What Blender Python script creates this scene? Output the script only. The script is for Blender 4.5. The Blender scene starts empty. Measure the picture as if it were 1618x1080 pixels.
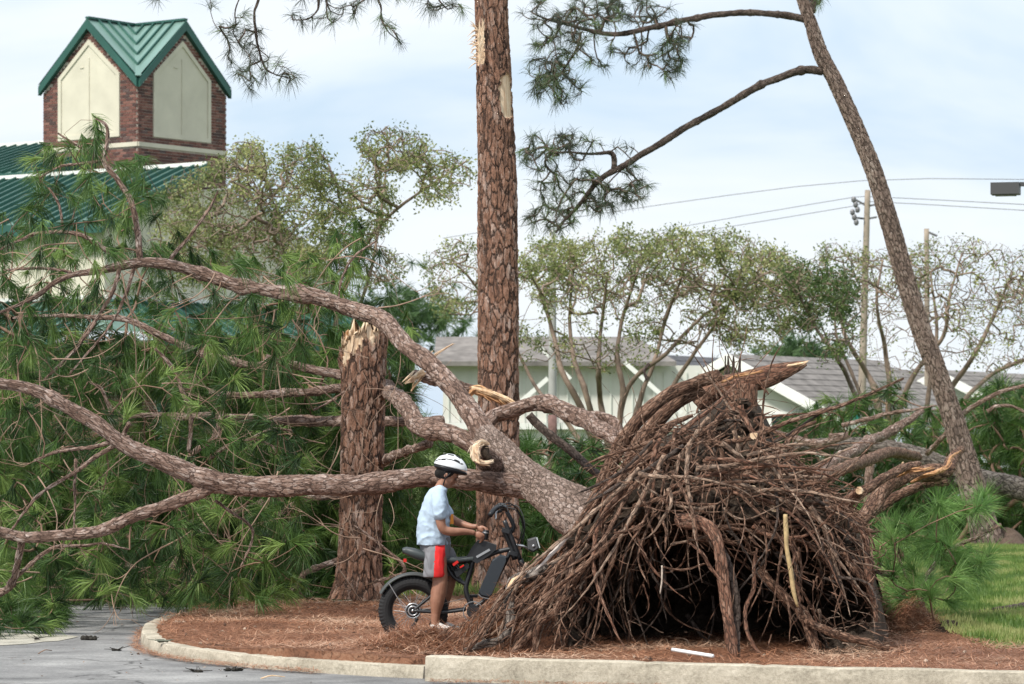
import bpy, math, random
import numpy as np
from mathutils import Vector, noise as mnoise
R = math.radians
SC = bpy.context.scene
COL = SC.collection
rng = np.random.default_rng(7)
random.seed(7)
# ------------------------------------------------------------------ camera, sky, sun, exposure
F = 5000.0                       # focal length in pixels of the 1618 px wide photograph
CAMH = 1.6; HY = 697.0; CX = 809.0
cam_d = bpy.data.cameras.new('camera'); cam = bpy.data.objects.new('camera', cam_d); COL.objects.link(cam)
cam.location = (0, 0, CAMH); cam.rotation_euler = (R(90), 0, 0)
cam_d.sensor_width = 36; cam_d.lens = F/1618*36; cam_d.shift_y = (HY-540)/1618
cam_d.clip_start = .5; cam_d.clip_end = 2500
cam_d.dof.use_dof = True; cam_d.dof.focus_distance = 24.5; cam_d.dof.aperture_fstop = 6.3
SC.camera = cam
SUN_EL, SUN_AZ = 52, 222         # azimuth measured clockwise from +Y (away from the camera)
w = bpy.data.worlds.new('World'); SC.world = w; w.use_nodes = True
nt = w.node_tree; nt.nodes.clear()
N = nt.nodes.new; L = nt.links.new
out = N('ShaderNodeOutputWorld'); mixs = N('ShaderNodeMixShader'); bg1 = N('ShaderNodeBackground'); bg2 = N('ShaderNodeBackground')
sky = N('ShaderNodeTexSky'); sky.sky_type = 'NISHITA'; sky.sun_disc = False
sky.sun_elevation = R(SUN_EL); sky.sun_rotation = R(SUN_AZ); sky.air_density = 1.2; sky.dust_density = 2.5
bg1.inputs['Strength'].default_value = .12
L(sky.outputs[0], bg1.inputs['Color'])
tc = N('ShaderNodeTexCoord'); mp = N('ShaderNodeMapping'); mp.inputs['Scale'].default_value = (1.0, 1.0, 2.6); mp.inputs['Location'].default_value = (.35, .1, .2)
L(tc.outputs['Generated'], mp.inputs['Vector'])
n1 = N('ShaderNodeTexNoise'); n1.inputs['Scale'].default_value = 5.5; n1.inputs['Detail'].default_value = 5; n1.inputs['Roughness'].default_value = .5; n1.inputs['Distortion'].default_value = .4
L(mp.outputs[0], n1.inputs['Vector'])
cr = N('ShaderNodeValToRGB'); e = cr.color_ramp.elements
e[0].position = .34; e[0].color = (.60, .745, .90, 1); e[1].position = .57; e[1].color = (.89, .94, .99, 1)
m_ = e.new(.45); m_.color = (.77, .865, .965, 1)
L(n1.outputs['Fac'], cr.inputs['Fac']); L(cr.outputs[0], bg2.inputs['Color']); bg2.inputs['Strength'].default_value = 1.02
mixs.inputs[0].default_value = .88
L(bg1.outputs[0], mixs.inputs[1]); L(bg2.outputs[0], mixs.inputs[2]); L(mixs.outputs[0], out.inputs[0])
sl = bpy.data.lights.new('sun', 'SUN'); so = bpy.data.objects.new('sun', sl); COL.objects.link(so)
sl.energy = 4.3; sl.angle = R(6); sl.color = (1, .95, .87)
az = R(SUN_AZ); sd = Vector((math.sin(az)*math.cos(R(SUN_EL)), math.cos(az)*math.cos(R(SUN_EL)), math.sin(R(SUN_EL))))
so.rotation_euler = sd.to_track_quat('Z', 'Y').to_euler(); so.location = sd*60
SC.view_settings.view_transform = 'Standard'; SC.view_settings.look = 'None'; SC.view_settings.gamma = 1
SC.view_settings.exposure = 0.18; SC.view_settings.use_curve_mapping = False
SC.cycles.max_bounces = 5; SC.cycles.transparent_max_bounces = 8
try: SC.cycles.use_denoising = True
except Exception: pass

# ------------------------------------------------------------------ helpers
def P(px, py, Y): return np.array([(px-CX)*Y/F, Y, CAMH+(HY-py)*Y/F])
def GY(py, z=0.0): return (CAMH-z)*F/(py-HY)      # distance of a ground point seen at row py
def tag(o, label=None, cat=None, group=None, kind=None):
    if label: o['label'] = label
    if cat: o['category'] = cat
    if group: o['group'] = group
    if kind: o['kind'] = kind
    return o
def empty(name, loc, label, cat, group=None):
    o = bpy.data.objects.new(name, None); COL.objects.link(o); o.location = Vector([float(v) for v in loc])
    o.empty_display_size = .2
    return tag(o, label, cat, group)
BASE = {}
class Acc:
    """collects geometry; quads and triangles with optional attributes"""
    def __init__(s): s.V=[]; s.T=[]; s.Q=[]; s.n=0; s.A={}; s.M=[]
    def add(s, V, T=None, Q=None, **attrs):
        V = np.asarray(V, float).reshape(-1,3); m=len(V)
        s.V.append(V)
        if T is not None and len(T): s.T.append(np.asarray(T,int).reshape(-1,3)+s.n)
        if Q is not None and len(Q): s.Q.append(np.asarray(Q,int).reshape(-1,4)+s.n)
        for k,v in attrs.items(): s.A.setdefault(k,[]).append((s.n, np.asarray(v,float)))
        s.n += m
        return s
    def build(s, name, mat, parent=None, smooth=False, kind=None):
        V = np.concatenate(s.V) if s.V else np.zeros((0,3))
        T = np.concatenate(s.T) if s.T else np.zeros((0,3),int)
        Q = np.concatenate(s.Q) if s.Q else np.zeros((0,4),int)
        org = np.zeros(3)
        if parent is not None: org = np.array(parent_origin(parent))
        me = bpy.data.meshes.new(name)
        me.vertices.add(len(V)); me.vertices.foreach_set('co', (V-org).astype(np.float32).ravel())
        nl = len(T)*3+len(Q)*4
        me.loops.add(nl); me.loops.foreach_set('vertex_index', np.concatenate([T.ravel(), Q.ravel()]).astype(np.int32))
        me.polygons.add(len(T)+len(Q))
        st = np.concatenate([np.arange(len(T))*3, len(T)*3+np.arange(len(Q))*4]).astype(np.int32)
        me.polygons.foreach_set('loop_start', st)
        me.polygons.foreach_set('use_smooth', np.full(len(T)+len(Q), bool(smooth)))
        for k, lst in s.A.items():
            vec = lst[0][1].ndim==2
            arr = np.zeros((s.n,3) if vec else s.n)
            for (o,v) in lst: arr[o:o+len(v)] = v
            if vec: a = me.attributes.new(k,'FLOAT_VECTOR','POINT'); a.data.foreach_set('vector', arr.astype(np.float32).ravel())
            else: a = me.attributes.new(k,'FLOAT','POINT'); a.data.foreach_set('value', arr.astype(np.float32))
        me.update(calc_edges=True); me.validate()
        for m in (mat if isinstance(mat,(list,tuple)) else [mat]): me.materials.append(m)
        o = bpy.data.objects.new(name, me); COL.objects.link(o)
        if parent is not None: o.parent = parent
        if kind: o['kind']=kind
        return o
def parent_origin(p):
    v = Vector((0,0,0)); q = p
    while q is not None: v = v + q.location; q = q.parent
    return v
def unit(v): v=np.asarray(v,float); return v/(np.linalg.norm(v)+1e-12)
def catmull(pts, step):
    """pts (n,4): xyz + radius"""
    p = np.asarray(pts,float)
    if len(p)==2: p = np.vstack([p[0], (p[0]+p[1])/2, p[1]])
    q = np.vstack([2*p[0]-p[1], p, 2*p[-1]-p[-2]]); o=[]
    for i in range(1,len(q)-2):
        a,b,c,d = q[i-1],q[i],q[i+1],q[i+2]
        n = max(1,int(math.ceil(np.linalg.norm(c[:3]-b[:3])/step)))
        t = (np.arange(n)/n)[:,None]
        o.append(.5*((2*b)+(-a+c)*t+(2*a-5*b+4*c-d)*t**2+(-a+3*b-3*c+d)*t**3))
    o.append(q[-2][None]); r = np.vstack(o); r[:,3] = np.maximum(r[:,3],.0008)
    return r
def tube(acc, pts, seg=8, step=.05, lump=0.0, cap=True, resample=True, wood=None, seed=0, **attrs):
    c = catmull(pts, step) if resample else np.asarray(pts,float)
    n = len(c); X = c[:,:3]; r = c[:,3]
    T = np.gradient(X,axis=0); T /= np.linalg.norm(T,axis=1)[:,None]+1e-12
    u = np.cross(T[0],[0.3,0.9,0.1]); u = unit(u) if np.linalg.norm(u)>1e-3 else np.array([1.,0,0])
    U = np.zeros_like(X)
    for i in range(n):
        u = u - T[i]*u.dot(T[i]); u /= np.linalg.norm(u)+1e-12; U[i]=u
    W = np.cross(T,U)
    s = np.concatenate([[0],np.cumsum(np.linalg.norm(np.diff(X,axis=0),axis=1))])
    th = np.linspace(0,2*math.pi,seg,endpoint=False)
    ct,st = np.cos(th),np.sin(th)
    rr = np.repeat(r[:,None],seg,1)
    if lump>0:
        ph = rng.random(6)*6.28; rm = max(r.mean(),.004)
        k = s/rm
        rr = rr*(1+lump*(.5*np.sin(k[:,None]*.45+ph[0]+np.sin(th+ph[1])[None]*1.5)+.35*np.sin(k[:,None]*1.1+ph[2]+2*th[None])+.3*np.sin(k[:,None]*.23+ph[3]+th[None]*3)))
    V = X[:,None,:]+rr[:,:,None]*(ct[None,:,None]*U[:,None,:]+st[None,:,None]*W[:,None,:])
    Rm = r.mean()
    B = np.stack([np.repeat(Rm*ct[None],n,0), np.repeat(Rm*st[None],n,0), np.repeat((s+seed*7.31+(acc.n%977)*.37)[:,None],seg,1)],-1)
    V = V.reshape(-1,3); B = B.reshape(-1,3)
    i = np.arange(n-1)[:,None]*seg; j = np.arange(seg)[None]; j2=(j+1)%seg
    Q = np.stack([i+j,i+j2,i+seg+j2,i+seg+j],-1).reshape(-1,4)
    Tt=[]
    if cap:
        V = np.vstack([V,X[0],X[-1]]); B = np.vstack([B,B[0],B[-1]]); c0=n*seg
        for a in range(seg):
            Tt.append((c0,(a+1)%seg,a)); Tt.append((c0+1,(n-1)*seg+a,(n-1)*seg+(a+1)%seg))
    at = {k:np.full(len(V),v) for k,v in attrs.items()}
    acc.add(V,Tt,Q,bark=B,**at)
    return c
def box(acc, c, sx, sy, sz, ax=None, taper=None, **at):
    """box centred at c with half sizes; ax = 3 axis vectors"""
    ax = np.eye(3) if ax is None else np.array([unit(a) for a in ax])
    s = np.array([(x,y,z) for z in (-1,1) for x,y in ((-1,-1),(1,-1),(1,1),(-1,1))],float)*[sx,sy,sz]
    V = np.asarray(c,float)+s@ax
    Q = [(0,3,2,1),(4,5,6,7),(0,1,5,4),(1,2,6,5),(2,3,7,6),(3,0,4,7)]
    acc.add(V,Q=Q,**{k:np.full(8,v) for k,v in at.items()})
def prism(acc, poly, d):
    """extrude a 3D polygon (list of points) along the vector d"""
    p = np.array(poly,float); n=len(p); d=np.asarray(d,float)
    V = np.vstack([p,p+d]); c = [p.mean(0),p.mean(0)+d]; V=np.vstack([V,c])
    Q=[(i,(i+1)%n,n+(i+1)%n,n+i) for i in range(n)]
    T=[(2*n,(i+1)%n,i) for i in range(n)]+[(2*n+1,n+i,n+(i+1)%n) for i in range(n)]
    acc.add(V,T,Q)
def ellipsoid(acc, c, r, ax=None, nu=20, nv=12, zmin=-1.0):
    ax = np.eye(3) if ax is None else np.array([unit(a) for a in ax])
    ph = np.linspace(math.asin(max(-1,zmin)),math.pi/2,nv); th=np.linspace(0,2*math.pi,nu,endpoint=False)
    V = np.stack([np.cos(ph)[:,None]*np.cos(th),np.cos(ph)[:,None]*np.sin(th),np.repeat(np.sin(ph)[:,None],nu,1)],-1).reshape(-1,3)*np.asarray(r)
    V = V@ax+np.asarray(c)
    i=np.arange(nv-1)[:,None]*nu; j=np.arange(nu)[None]; j2=(j+1)%nu
    Q=np.stack([i+j,i+j2,i+nu+j2,i+nu+j],-1).reshape(-1,4)
    T=[]
    V=np.vstack([V,V[:nu].mean(0)]); k=len(V)-1
    for a in range(nu): T.append((k,(a+1)%nu,a))
    acc.add(V,T,Q)
def pip(x,y,poly):
    poly=np.asarray(poly,float); x=np.asarray(x,float); y=np.asarray(y,float); ins=np.zeros(x.shape,bool); n=len(poly); j=n-1
    for i in range(n):
        xi,yi=poly[i]; xj,yj=poly[j]
        c=((yi>y)!=(yj>y))&(x<(xj-xi)*(y-yi)/(yj-yi+1e-12)+xi); ins^=c; j=i
    return ins
def prof(tab):
    t=np.array(tab,float); return lambda x: np.interp(x,t[:,0],t[:,1])

# ------------------------------------------------------------------ materials
def mat(name):
    m = bpy.data.materials.new(name); m.use_nodes=True; t=m.node_tree; t.nodes.clear()
    o=t.nodes.new('ShaderNodeOutputMaterial'); b=t.nodes.new('ShaderNodeBsdfPrincipled'); t.links.new(b.outputs[0],o.inputs[0])
    return m,t,b,o
def ramp(t, fac, stops):
    c=t.nodes.new('ShaderNodeValToRGB'); e=c.color_ramp.elements
    e[0].position=stops[0][0]; e[0].color=(*stops[0][1],1); e[1].position=stops[-1][0]; e[1].color=(*stops[-1][1],1)
    for p,cl in stops[1:-1]: x=e.new(p); x.color=(*cl,1)
    t.links.new(fac,c.inputs['Fac']); return c.outputs[0]
def mix(t,a,b,fac,mode='MIX'):
    m=t.nodes.new('ShaderNodeMix'); m.data_type='RGBA'; m.blend_type=mode
    for s,v in ((6,a),(7,b),(0,fac)):
        if hasattr(v,'links'): t.links.new(v,m.inputs[s])
        elif isinstance(v,tuple): m.inputs[s].default_value=(*v,1)
        else: m.inputs[s].default_value=v
    return m.outputs[2]
def math_(t,op,a,b=0.0,clamp=False):
    m=t.nodes.new('ShaderNodeMath'); m.operation=op; m.use_clamp=clamp
    for s,v in ((0,a),(1,b)):
        if hasattr(v,'links'): t.links.new(v,m.inputs[s])
        else: m.inputs[s].default_value=v
    return m.outputs[0]
def noise_(t,vec,scale,detail=4,rough=.55,dist=0.0):
    n=t.nodes.new('ShaderNodeTexNoise'); n.inputs['Scale'].default_value=scale; n.inputs['Detail'].default_value=detail
    n.inputs['Roughness'].default_value=rough; n.inputs['Distortion'].default_value=dist
    if vec is not None: t.links.new(vec,n.inputs['Vector'])
    return n.outputs['Fac']
def attr(t,name,o='Vector'):
    a=t.nodes.new('ShaderNodeAttribute'); a.attribute_name=name; return a.outputs[o]
def scalev(t,v,s):
    m=t.nodes.new('ShaderNodeMapping'); m.inputs['Scale'].default_value=s; t.links.new(v,m.inputs['Vector']); return m.outputs[0]
def objco(t):
    return t.nodes.new('ShaderNodeTexCoord').outputs['Object']
def bump(t,b,h,strength=.4,dist=.01):
    n=t.nodes.new('ShaderNodeBump'); n.inputs['Strength'].default_value=strength; n.inputs['Distance'].default_value=dist
    t.links.new(h,n.inputs['Height']); t.links.new(n.outputs[0],b.inputs['Normal'])
def simple(name,c,rough=.7,spec=.3,metal=0,noise_amt=.0,nscale=8,bmp=0,bscale=60,coat=0):
    m,t,b,o=mat(name); b.inputs['Roughness'].default_value=rough; b.inputs['Metallic'].default_value=metal
    b.inputs['Specular IOR Level'].default_value=spec
    if coat: b.inputs['Coat Weight'].default_value=coat
    if noise_amt>0:
        co=objco(t); n=noise_(t,co,nscale,6)
        c2=tuple(x*(1-noise_amt) for x in c); c3=tuple(min(1,x*(1+noise_amt)) for x in c)
        t.links.new(ramp(t,n,[(.3,c2),(.7,c3)]),b.inputs['Base Color'])
    else: b.inputs['Base Color'].default_value=(*c,1)
    if bmp: bump(t,b,noise_(t,objco(t),bscale,5),bmp,.01)
    return m
def bark(name, plates, crack, size=.045, stretch=.42, disp=.010, cw=.16, flake=1.0):
    """plates: list of 3 colours; size: plate width in metres"""
    m,t,b,o=mat(name); v=attr(t,'bark')
    k=1/size
    v2=scalev(t,v,(k,k,k*stretch))
    def disto(src,amp,sc,det):
        nd=t.nodes.new('ShaderNodeTexNoise'); nd.inputs['Scale'].default_value=sc; nd.inputs['Detail'].default_value=det; nd.inputs['Roughness'].default_value=.65; t.links.new(src,nd.inputs['Vector'])
        va=t.nodes.new('ShaderNodeVectorMath'); va.operation='MULTIPLY_ADD'; t.links.new(nd.outputs['Color'],va.inputs[0]); va.inputs[1].default_value=(amp,)*3; t.links.new(src,va.inputs[2]); return va.outputs[0]
    vd=disto(v2,1.35,.9,6)
    def vor(f,sc):
        n=t.nodes.new('ShaderNodeTexVoronoi'); n.feature=f; n.inputs['Scale'].default_value=sc; t.links.new(vd,n.inputs['Vector']); return n
    def step(x,lo,hi,a0=0.,a1=1.):
        m_=t.nodes.new('ShaderNodeMapRange'); m_.interpolation_type='SMOOTHSTEP'; m_.inputs['From Min'].default_value=lo; m_.inputs['From Max'].default_value=hi; m_.inputs['To Min'].default_value=a0; m_.inputs['To Max'].default_value=a1; t.links.new(x,m_.inputs['Value']); return m_.outputs[0]
    vo=vor('DISTANCE_TO_EDGE',1); vc=vor('F1',1); vf=vor('F1',2.6); ve=vor('DISTANCE_TO_EDGE',2.6)
    sep=t.nodes.new('ShaderNodeSeparateColor'); t.links.new(vc.outputs['Color'],sep.inputs[0])
    sep2=t.nodes.new('ShaderNodeSeparateColor'); t.links.new(vf.outputs['Color'],sep2.inputs[0])
    fn=noise_(t,v2,5.0,8,.72); mid=noise_(t,v2,1.1,4,.6); big=noise_(t,v2,.3,3)
    lay=math_(t,'SNAP',noise_(t,scalev(t,vd,(1,1,.8)),1.5,5,.62),.07)
    streak=noise_(t,scalev(t,v2,(1.7,1.7,.35)),1.0,6,.62,.6)
    fis=step(math_(t,'ABSOLUTE',math_(t,'SUBTRACT',streak,.5)),.0,.05,1.,0.)
    c1=math_(t,'MULTIPLY',step(vo.outputs['Distance'],.01,cw,1.,0.),step(mid,.34,.50,.35,1.))
    c2=math_(t,'MULTIPLY',step(ve.outputs['Distance'],0,.05,.55,0.),step(fn,.42,.6,.2,1.))
    crk=math_(t,'MAXIMUM',math_(t,'MAXIMUM',c1,c2),math_(t,'MULTIPLY',fis,.35))
    f=math_(t,'ADD',math_(t,'MULTIPLY',sep.outputs[0],.42),math_(t,'MULTIPLY',sep2.outputs[1],.34)); f=math_(t,'SUBTRACT',f,.12)
    f=math_(t,'ADD',f,math_(t,'MULTIPLY',math_(t,'SUBTRACT',fn,.5),.9)); f=math_(t,'ADD',f,math_(t,'MULTIPLY',math_(t,'SUBTRACT',big,.42),1.0))
    f=math_(t,'ADD',f,math_(t,'MULTIPLY',math_(t,'SUBTRACT',lay,.42),1.5))
    col=ramp(t,f,[(.02,plates[0]),(.38,plates[1]),(.68,tuple(.5*(x+y) for x,y in zip(plates[1],plates[2]))),(.92,plates[2])])
    col=mix(t,col,crack,crk)
    wd=attr(t,'wood','Fac')
    wn=noise_(t,scalev(t,v,(60,60,5)),1,4)
    wcol=ramp(t,wn,[(.3,(.48,.31,.19)),(.55,(.70,.54,.38)),(.8,(.80,.68,.52))])
    col=mix(t,col,wcol,wd)
    t.links.new(col,b.inputs['Base Color']); b.inputs['Roughness'].default_value=.88; b.inputs['Specular IOR Level'].default_value=.2
    h=math_(t,'SUBTRACT',math_(t,'MULTIPLY',lay,1.3),crk); h=math_(t,'ADD',h,math_(t,'MULTIPLY',fn,.45*flake)); h=math_(t,'ADD',h,math_(t,'MULTIPLY',sep2.outputs[0],.2))
    inv=math_(t,'SUBTRACT',1.0,wd); h=math_(t,'MULTIPLY',h,inv)
    d=t.nodes.new('ShaderNodeDisplacement'); d.inputs['Scale'].default_value=disp; d.inputs['Midlevel'].default_value=.75
    t.links.new(h,d.inputs['Height']); t.links.new(d.outputs[0],o.inputs['Displacement'])
    m.displacement_method='BOTH'
    return m
M={}
M['bark_red']=bark('pine_bark_red',[(.13,.078,.058),(.33,.175,.115),(.53,.41,.35)],(.060,.040,.032),.056,.34,.018,.13)
M['bark_pale']=bark('pine_bark_pale',[(.18,.13,.105),(.35,.255,.21),(.58,.48,.43)],(.10,.072,.058),.034,.60,.010,.13)
M['bark_lean']=bark('pine_bark_brown',[(.13,.095,.08),(.28,.20,.165),(.44,.36,.31)],(.060,.044,.036),.045,.38,.014,.15)
M['bark_grey']=bark('pine_bark_grey',[(.15,.125,.105),(.25,.21,.18),(.40,.35,.31)],(.06,.05,.045),.05,.5,.014,.14)
M['limb']=bark('limb_bark',[(.15,.095,.073),(.31,.205,.16),(.60,.50,.45)],(.075,.048,.038),.030,.34,.007,.14)
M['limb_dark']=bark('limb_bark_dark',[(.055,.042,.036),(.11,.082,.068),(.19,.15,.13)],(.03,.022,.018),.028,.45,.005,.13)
M['root']=bark('root_bark',[(.10,.052,.035),(.24,.135,.090),(.46,.315,.235)],(.035,.019,.013),.020,.25,.004,.2)
M['root_red']=bark('root_bark_red',[(.12,.055,.037),(.27,.135,.088),(.43,.28,.205)],(.05,.03,.022),.02,.25,.004,.2)
M['root_pale']=simple('root_stripped',(.50,.42,.35),.7,noise_amt=.25,nscale=20,bmp=.4)
M['root_white']=simple('root_peeled_white',(.50,.44,.40),.6,noise_amt=.2,nscale=25,bmp=.3)
M['root_yellow']=simple('dry_cane',(.45,.33,.17),.7,noise_amt=.3,nscale=30)
M['twig']=simple('twig_bark',(.20,.125,.085),.85,noise_amt=.35,nscale=6)
M['twig_dark']=simple('twig_bark_dark',(.10,.072,.058),.85,noise_amt=.35,nscale=6)
M['twig_light']=simple('twig_bark_light',(.30,.205,.15),.85,noise_amt=.4,nscale=4)
U0=random.uniform
M['crape']=simple('smooth_grey_bark',(.21,.155,.12),.8,noise_amt=.45,nscale=5)
def wood_mat(name,a,b_,c):
    m,t,b,o=mat(name); co=objco(t); n=noise_(t,scalev(t,co,(25,25,6)),1,6,.6)
    t.links.new(ramp(t,n,[(.3,a),(.5,b_),(.72,c)]),b.inputs['Base Color']); b.inputs['Roughness'].default_value=.75
    bump(t,b,n,.7,.01); return m
M['wood']=wood_mat('torn_wood',(.40,.23,.12),(.62,.43,.26),(.76,.60,.42))
M['wood_orange']=wood_mat('torn_wood_orange',(.20,.085,.035),(.42,.21,.09),(.60,.38,.20))
M['wood_pale']=wood_mat('torn_wood_pale',(.50,.32,.20),(.70,.53,.37),(.80,.68,.52))
def leafm(name,a,b_,c,trans=.35,tv=(.5,.5,.5)):
    m,t,b,o=mat(name); tn=attr(t,'tint','Fac'); col=ramp(t,tn,[(0,a),(.55,b_),(1,c)])
    t.links.new(col,b.inputs['Base Color']); b.inputs['Roughness'].default_value=.45; b.inputs['Specular IOR Level'].default_value=.35
    tr=t.nodes.new('ShaderNodeBsdfTranslucent'); mc=mix(t,col,(1.0,1.0,.45),.0); 
    g=t.nodes.new('ShaderNodeGamma'); g.inputs[1].default_value=.85; t.links.new(col,g.inputs[0]); t.links.new(g.outputs[0],tr.inputs[0])
    ms=t.nodes.new('ShaderNodeMixShader'); ms.inputs[0].default_value=trans
    t.links.new(b.outputs[0],ms.inputs[1]); t.links.new(tr.outputs[0],ms.inputs[2]); t.links.new(ms.outputs[0],o.inputs[0]); return m
M['needle']=leafm('pine_needles',(.018,.046,.010),(.060,.130,.024),(.21,.31,.075),.27)
M['needle_far']=leafm('pine_needles_far',(.030,.068,.026),(.075,.14,.05),(.13,.20,.08))
M['needle_hang']=leafm('pine_needles_sparse',(.045,.058,.038),(.075,.105,.050),(.13,.21,.06),.25)
M['needle_bright']=leafm('pine_needles_bright',(.08,.18,.045),(.15,.29,.07),(.27,.42,.13))
M['leaf']=leafm('small_leaves_olive',(.095,.125,.04),(.20,.235,.08),(.38,.38,.15),.3)
M['leaf_green']=leafm('small_leaves_green',(.04,.07,.02),(.08,.13,.035),(.15,.20,.06),.3)
M['chips']=leafm('bark_chips',(.05,.03,.02),(.17,.10,.065),(.42,.33,.25),.0)
M['grassm']=leafm('grass_blades',(.085,.155,.032),(.165,.25,.055),(.31,.33,.12),.3)
M['straw']=leafm('pine_straw_needles',(.17,.075,.042),(.38,.18,.10),(.60,.42,.30),.15)

def ground_mat(name,stops,scale=3,bs=.6,fine=60,rough=.95,extra=None):
    m,t,b,o=mat(name); co=objco(t)
    n=noise_(t,co,scale,8,.65); n2=noise_(t,co,fine,6,.8)
    f=math_(t,'ADD',math_(t,'MULTIPLY',n,.5),math_(t,'MULTIPLY',n2,.5))
    col=ramp(t,f,stops)
    if extra: col=extra(t,co,col)
    t.links.new(col,b.inputs['Base Color']); b.inputs['Roughness'].default_value=rough; b.inputs['Specular IOR Level'].default_value=.2
    bump(t,b,math_(t,'ADD',n2,n),bs,.02); return m
def asph(t,co,col):
    k=noise_(t,scalev(t,co,(.5,.9,1)),1.1,6,.7,1.0); c=ramp(t,k,[(.40,(1.12,1.12,1.12)),(.50,(1,1,1)),(.62,(.78,.78,.79))])
    col=mix(t,col,c,1.0,'MULTIPLY')
    v=t.nodes.new('ShaderNodeTexVoronoi'); v.feature='DISTANCE_TO_EDGE'; v.inputs['Scale'].default_value=.45; 
    nn=t.nodes.new('ShaderNodeTexNoise'); nn.inputs['Scale'].default_value=2; nn.inputs['Detail'].default_value=4; t.links.new(co,nn.inputs['Vector'])
    va=t.nodes.new('ShaderNodeVectorMath'); va.operation='MULTIPLY_ADD'; t.links.new(nn.outputs['Color'],va.inputs[0]); va.inputs[1].default_value=(.8,.8,.8); t.links.new(co,va.inputs[2]); t.links.new(va.outputs[0],v.inputs['Vector'])
    cm=ramp(t,v.outputs['Distance'],[(0.0,(.35,.35,.35)),(.012,(1,1,1))])
    return mix(t,col,cm,1.0,'MULTIPLY')
M['asphalt']=ground_mat('asphalt',[(.34,(.12,.12,.122)),(.5,(.235,.233,.23)),(.66,(.40,.395,.385))],1.6,.5,38,.9,asph)
M['mulch']=ground_mat('pine_straw_ground',[(.32,(.09,.05,.034)),(.5,(.23,.11,.065)),(.68,(.38,.23,.15))],2.5,.9,45)
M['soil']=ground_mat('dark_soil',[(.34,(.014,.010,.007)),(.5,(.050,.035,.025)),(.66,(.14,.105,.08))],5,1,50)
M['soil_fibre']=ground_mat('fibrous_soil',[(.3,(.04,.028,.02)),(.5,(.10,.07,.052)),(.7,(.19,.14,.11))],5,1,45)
M['lawn']=ground_mat('lawn_ground',[(.32,(.06,.09,.025)),(.5,(.12,.165,.045)),(.68,(.20,.21,.085))],1.5,.8,40)
def conc(name,a,b_,c):
    return ground_mat(name,[(.3,a),(.5,b_),(.7,c)],4,.35,90,.9)
M['kerb']=ground_mat('kerb_concrete',[(.34,(.20,.175,.135)),(.5,(.43,.385,.305)),(.64,(.60,.545,.45))],3,.5,42,.9)
M['apron']=ground_mat('pale_concrete',[(.36,(.22,.21,.18)),(.5,(.40,.38,.32)),(.64,(.55,.52,.45))],4,.4,42,.9)
M['straight']=simple('x',(.5,.5,.5))

# ------------------------------------------------------------------ ground
def gh(x,y):
    """height of planted ground"""
    n=mnoise.noise(Vector((x*.7,y*.7,1)))*.05+mnoise.noise(Vector((x*2.3,y*2.3,4)))*.025
    return .115+n*.8
# outer foot line of the kerb, from the right along the front, round the nose and back
nose=[(668,1072),(600,1069),(520,1064),(450,1059),(380,1053),(320,1047),(275,1040),(240,1031),(225,1021),(222,1011),(232,1000),(262,990),(330,979),(430,971),(540,966),(640,962)]
nose3=[P(x,y,GY(y)) for x,y in nose]
ac=Acc(); ac.add([(-300,-20,0),(300,-20,0),(300,31.5,0),(-300,31.5,0)],Q=[(0,1,2,3)])
o=ac.build('asphalt_pavement',M['asphalt']); tag(o,kind='structure')
# back ground (lawn, gently rough) reaching the horizon
ac=Acc(); ac.add([(-1500,-900,-.006),(1500,-900,-.006),(1500,1800,-.006),(-1500,1800,-.006)],Q=[(0,1,2,3)])
o=ac.build('ground',M['lawn']); tag(o,kind='structure')
# planted island: a height sheet cut to its outline
front=[P(668,1070,GY(1070)),P(1700,1102,GY(1102)),P(2400,1125,GY(1125))]
outline=[tuple(p[:2]) for p in reversed(nose3)]+[tuple(p[:2]) for p in front]
inset=np.array(outline)
def sheet(name,matl,poly,hf,step,kind='structure',skirt=True):
    poly=np.array(poly); x0,y0=poly.min(0); x1,y1=poly.max(0)
    xs=np.arange(x0,x1+step,step); ys=np.arange(y0,y1+step,step)
    Xg,Yg=np.meshgrid(xs,ys); ins=pip(Xg,Yg,poly)
    Z=np.array([[hf(a,b) for a in xs] for b in ys]); Z[~ins]=-.03
    n=len(xs); V=np.stack([Xg,Yg,Z],-1).reshape(-1,3)
    i,j=np.meshgrid(np.arange(len(ys)-1),np.arange(n-1),indexing='ij'); a=(i*n+j).ravel()
    Q=np.stack([a,a+1,a+n+1,a+n],-1)
    keep=ins.ravel()[Q].any(1)
    acc=Acc(); acc.add(V,Q=Q[keep]); o=acc.build(name,matl,smooth=True); tag(o,kind=kind); return o
LAWN=[(1385,955),(1440,985),(1500,1008),(1560,1022),(1620,1032),(1750,1042)]
lawn3=[P(x,y,GY(y,.12)) for x,y in LAWN]
isl_poly=[(p[0],p[1]) for p in nose3[::-1]]+[(front[0][0],front[0][1]+.12),(front[1][0],front[1][1]+.12),(front[2][0],front[2][1]+.12),(9,32.5),(-.8,32.5)]
cxn=np.mean([p[0] for p in nose3]); 
def shrink(p):
    c=np.array([-1.2,25.8]); v=c-np.array(p); return tuple(np.array(p)+unit(v)*.135)
isl_poly=[shrink(p) if i<len(nose3) else p for i,p in enumerate(isl_poly)]
sheet('mulch_bed',M['mulch'],isl_poly,gh,.06)
lawn_poly=[(p[0],p[1]) for p in lawn3]+[(14,24),(30,70),(2.6,70),(2.6,29)]
sheet('lawn',M['lawn'],lawn_poly,lambda x,y: gh(x,y)+.03,.22)
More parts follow.
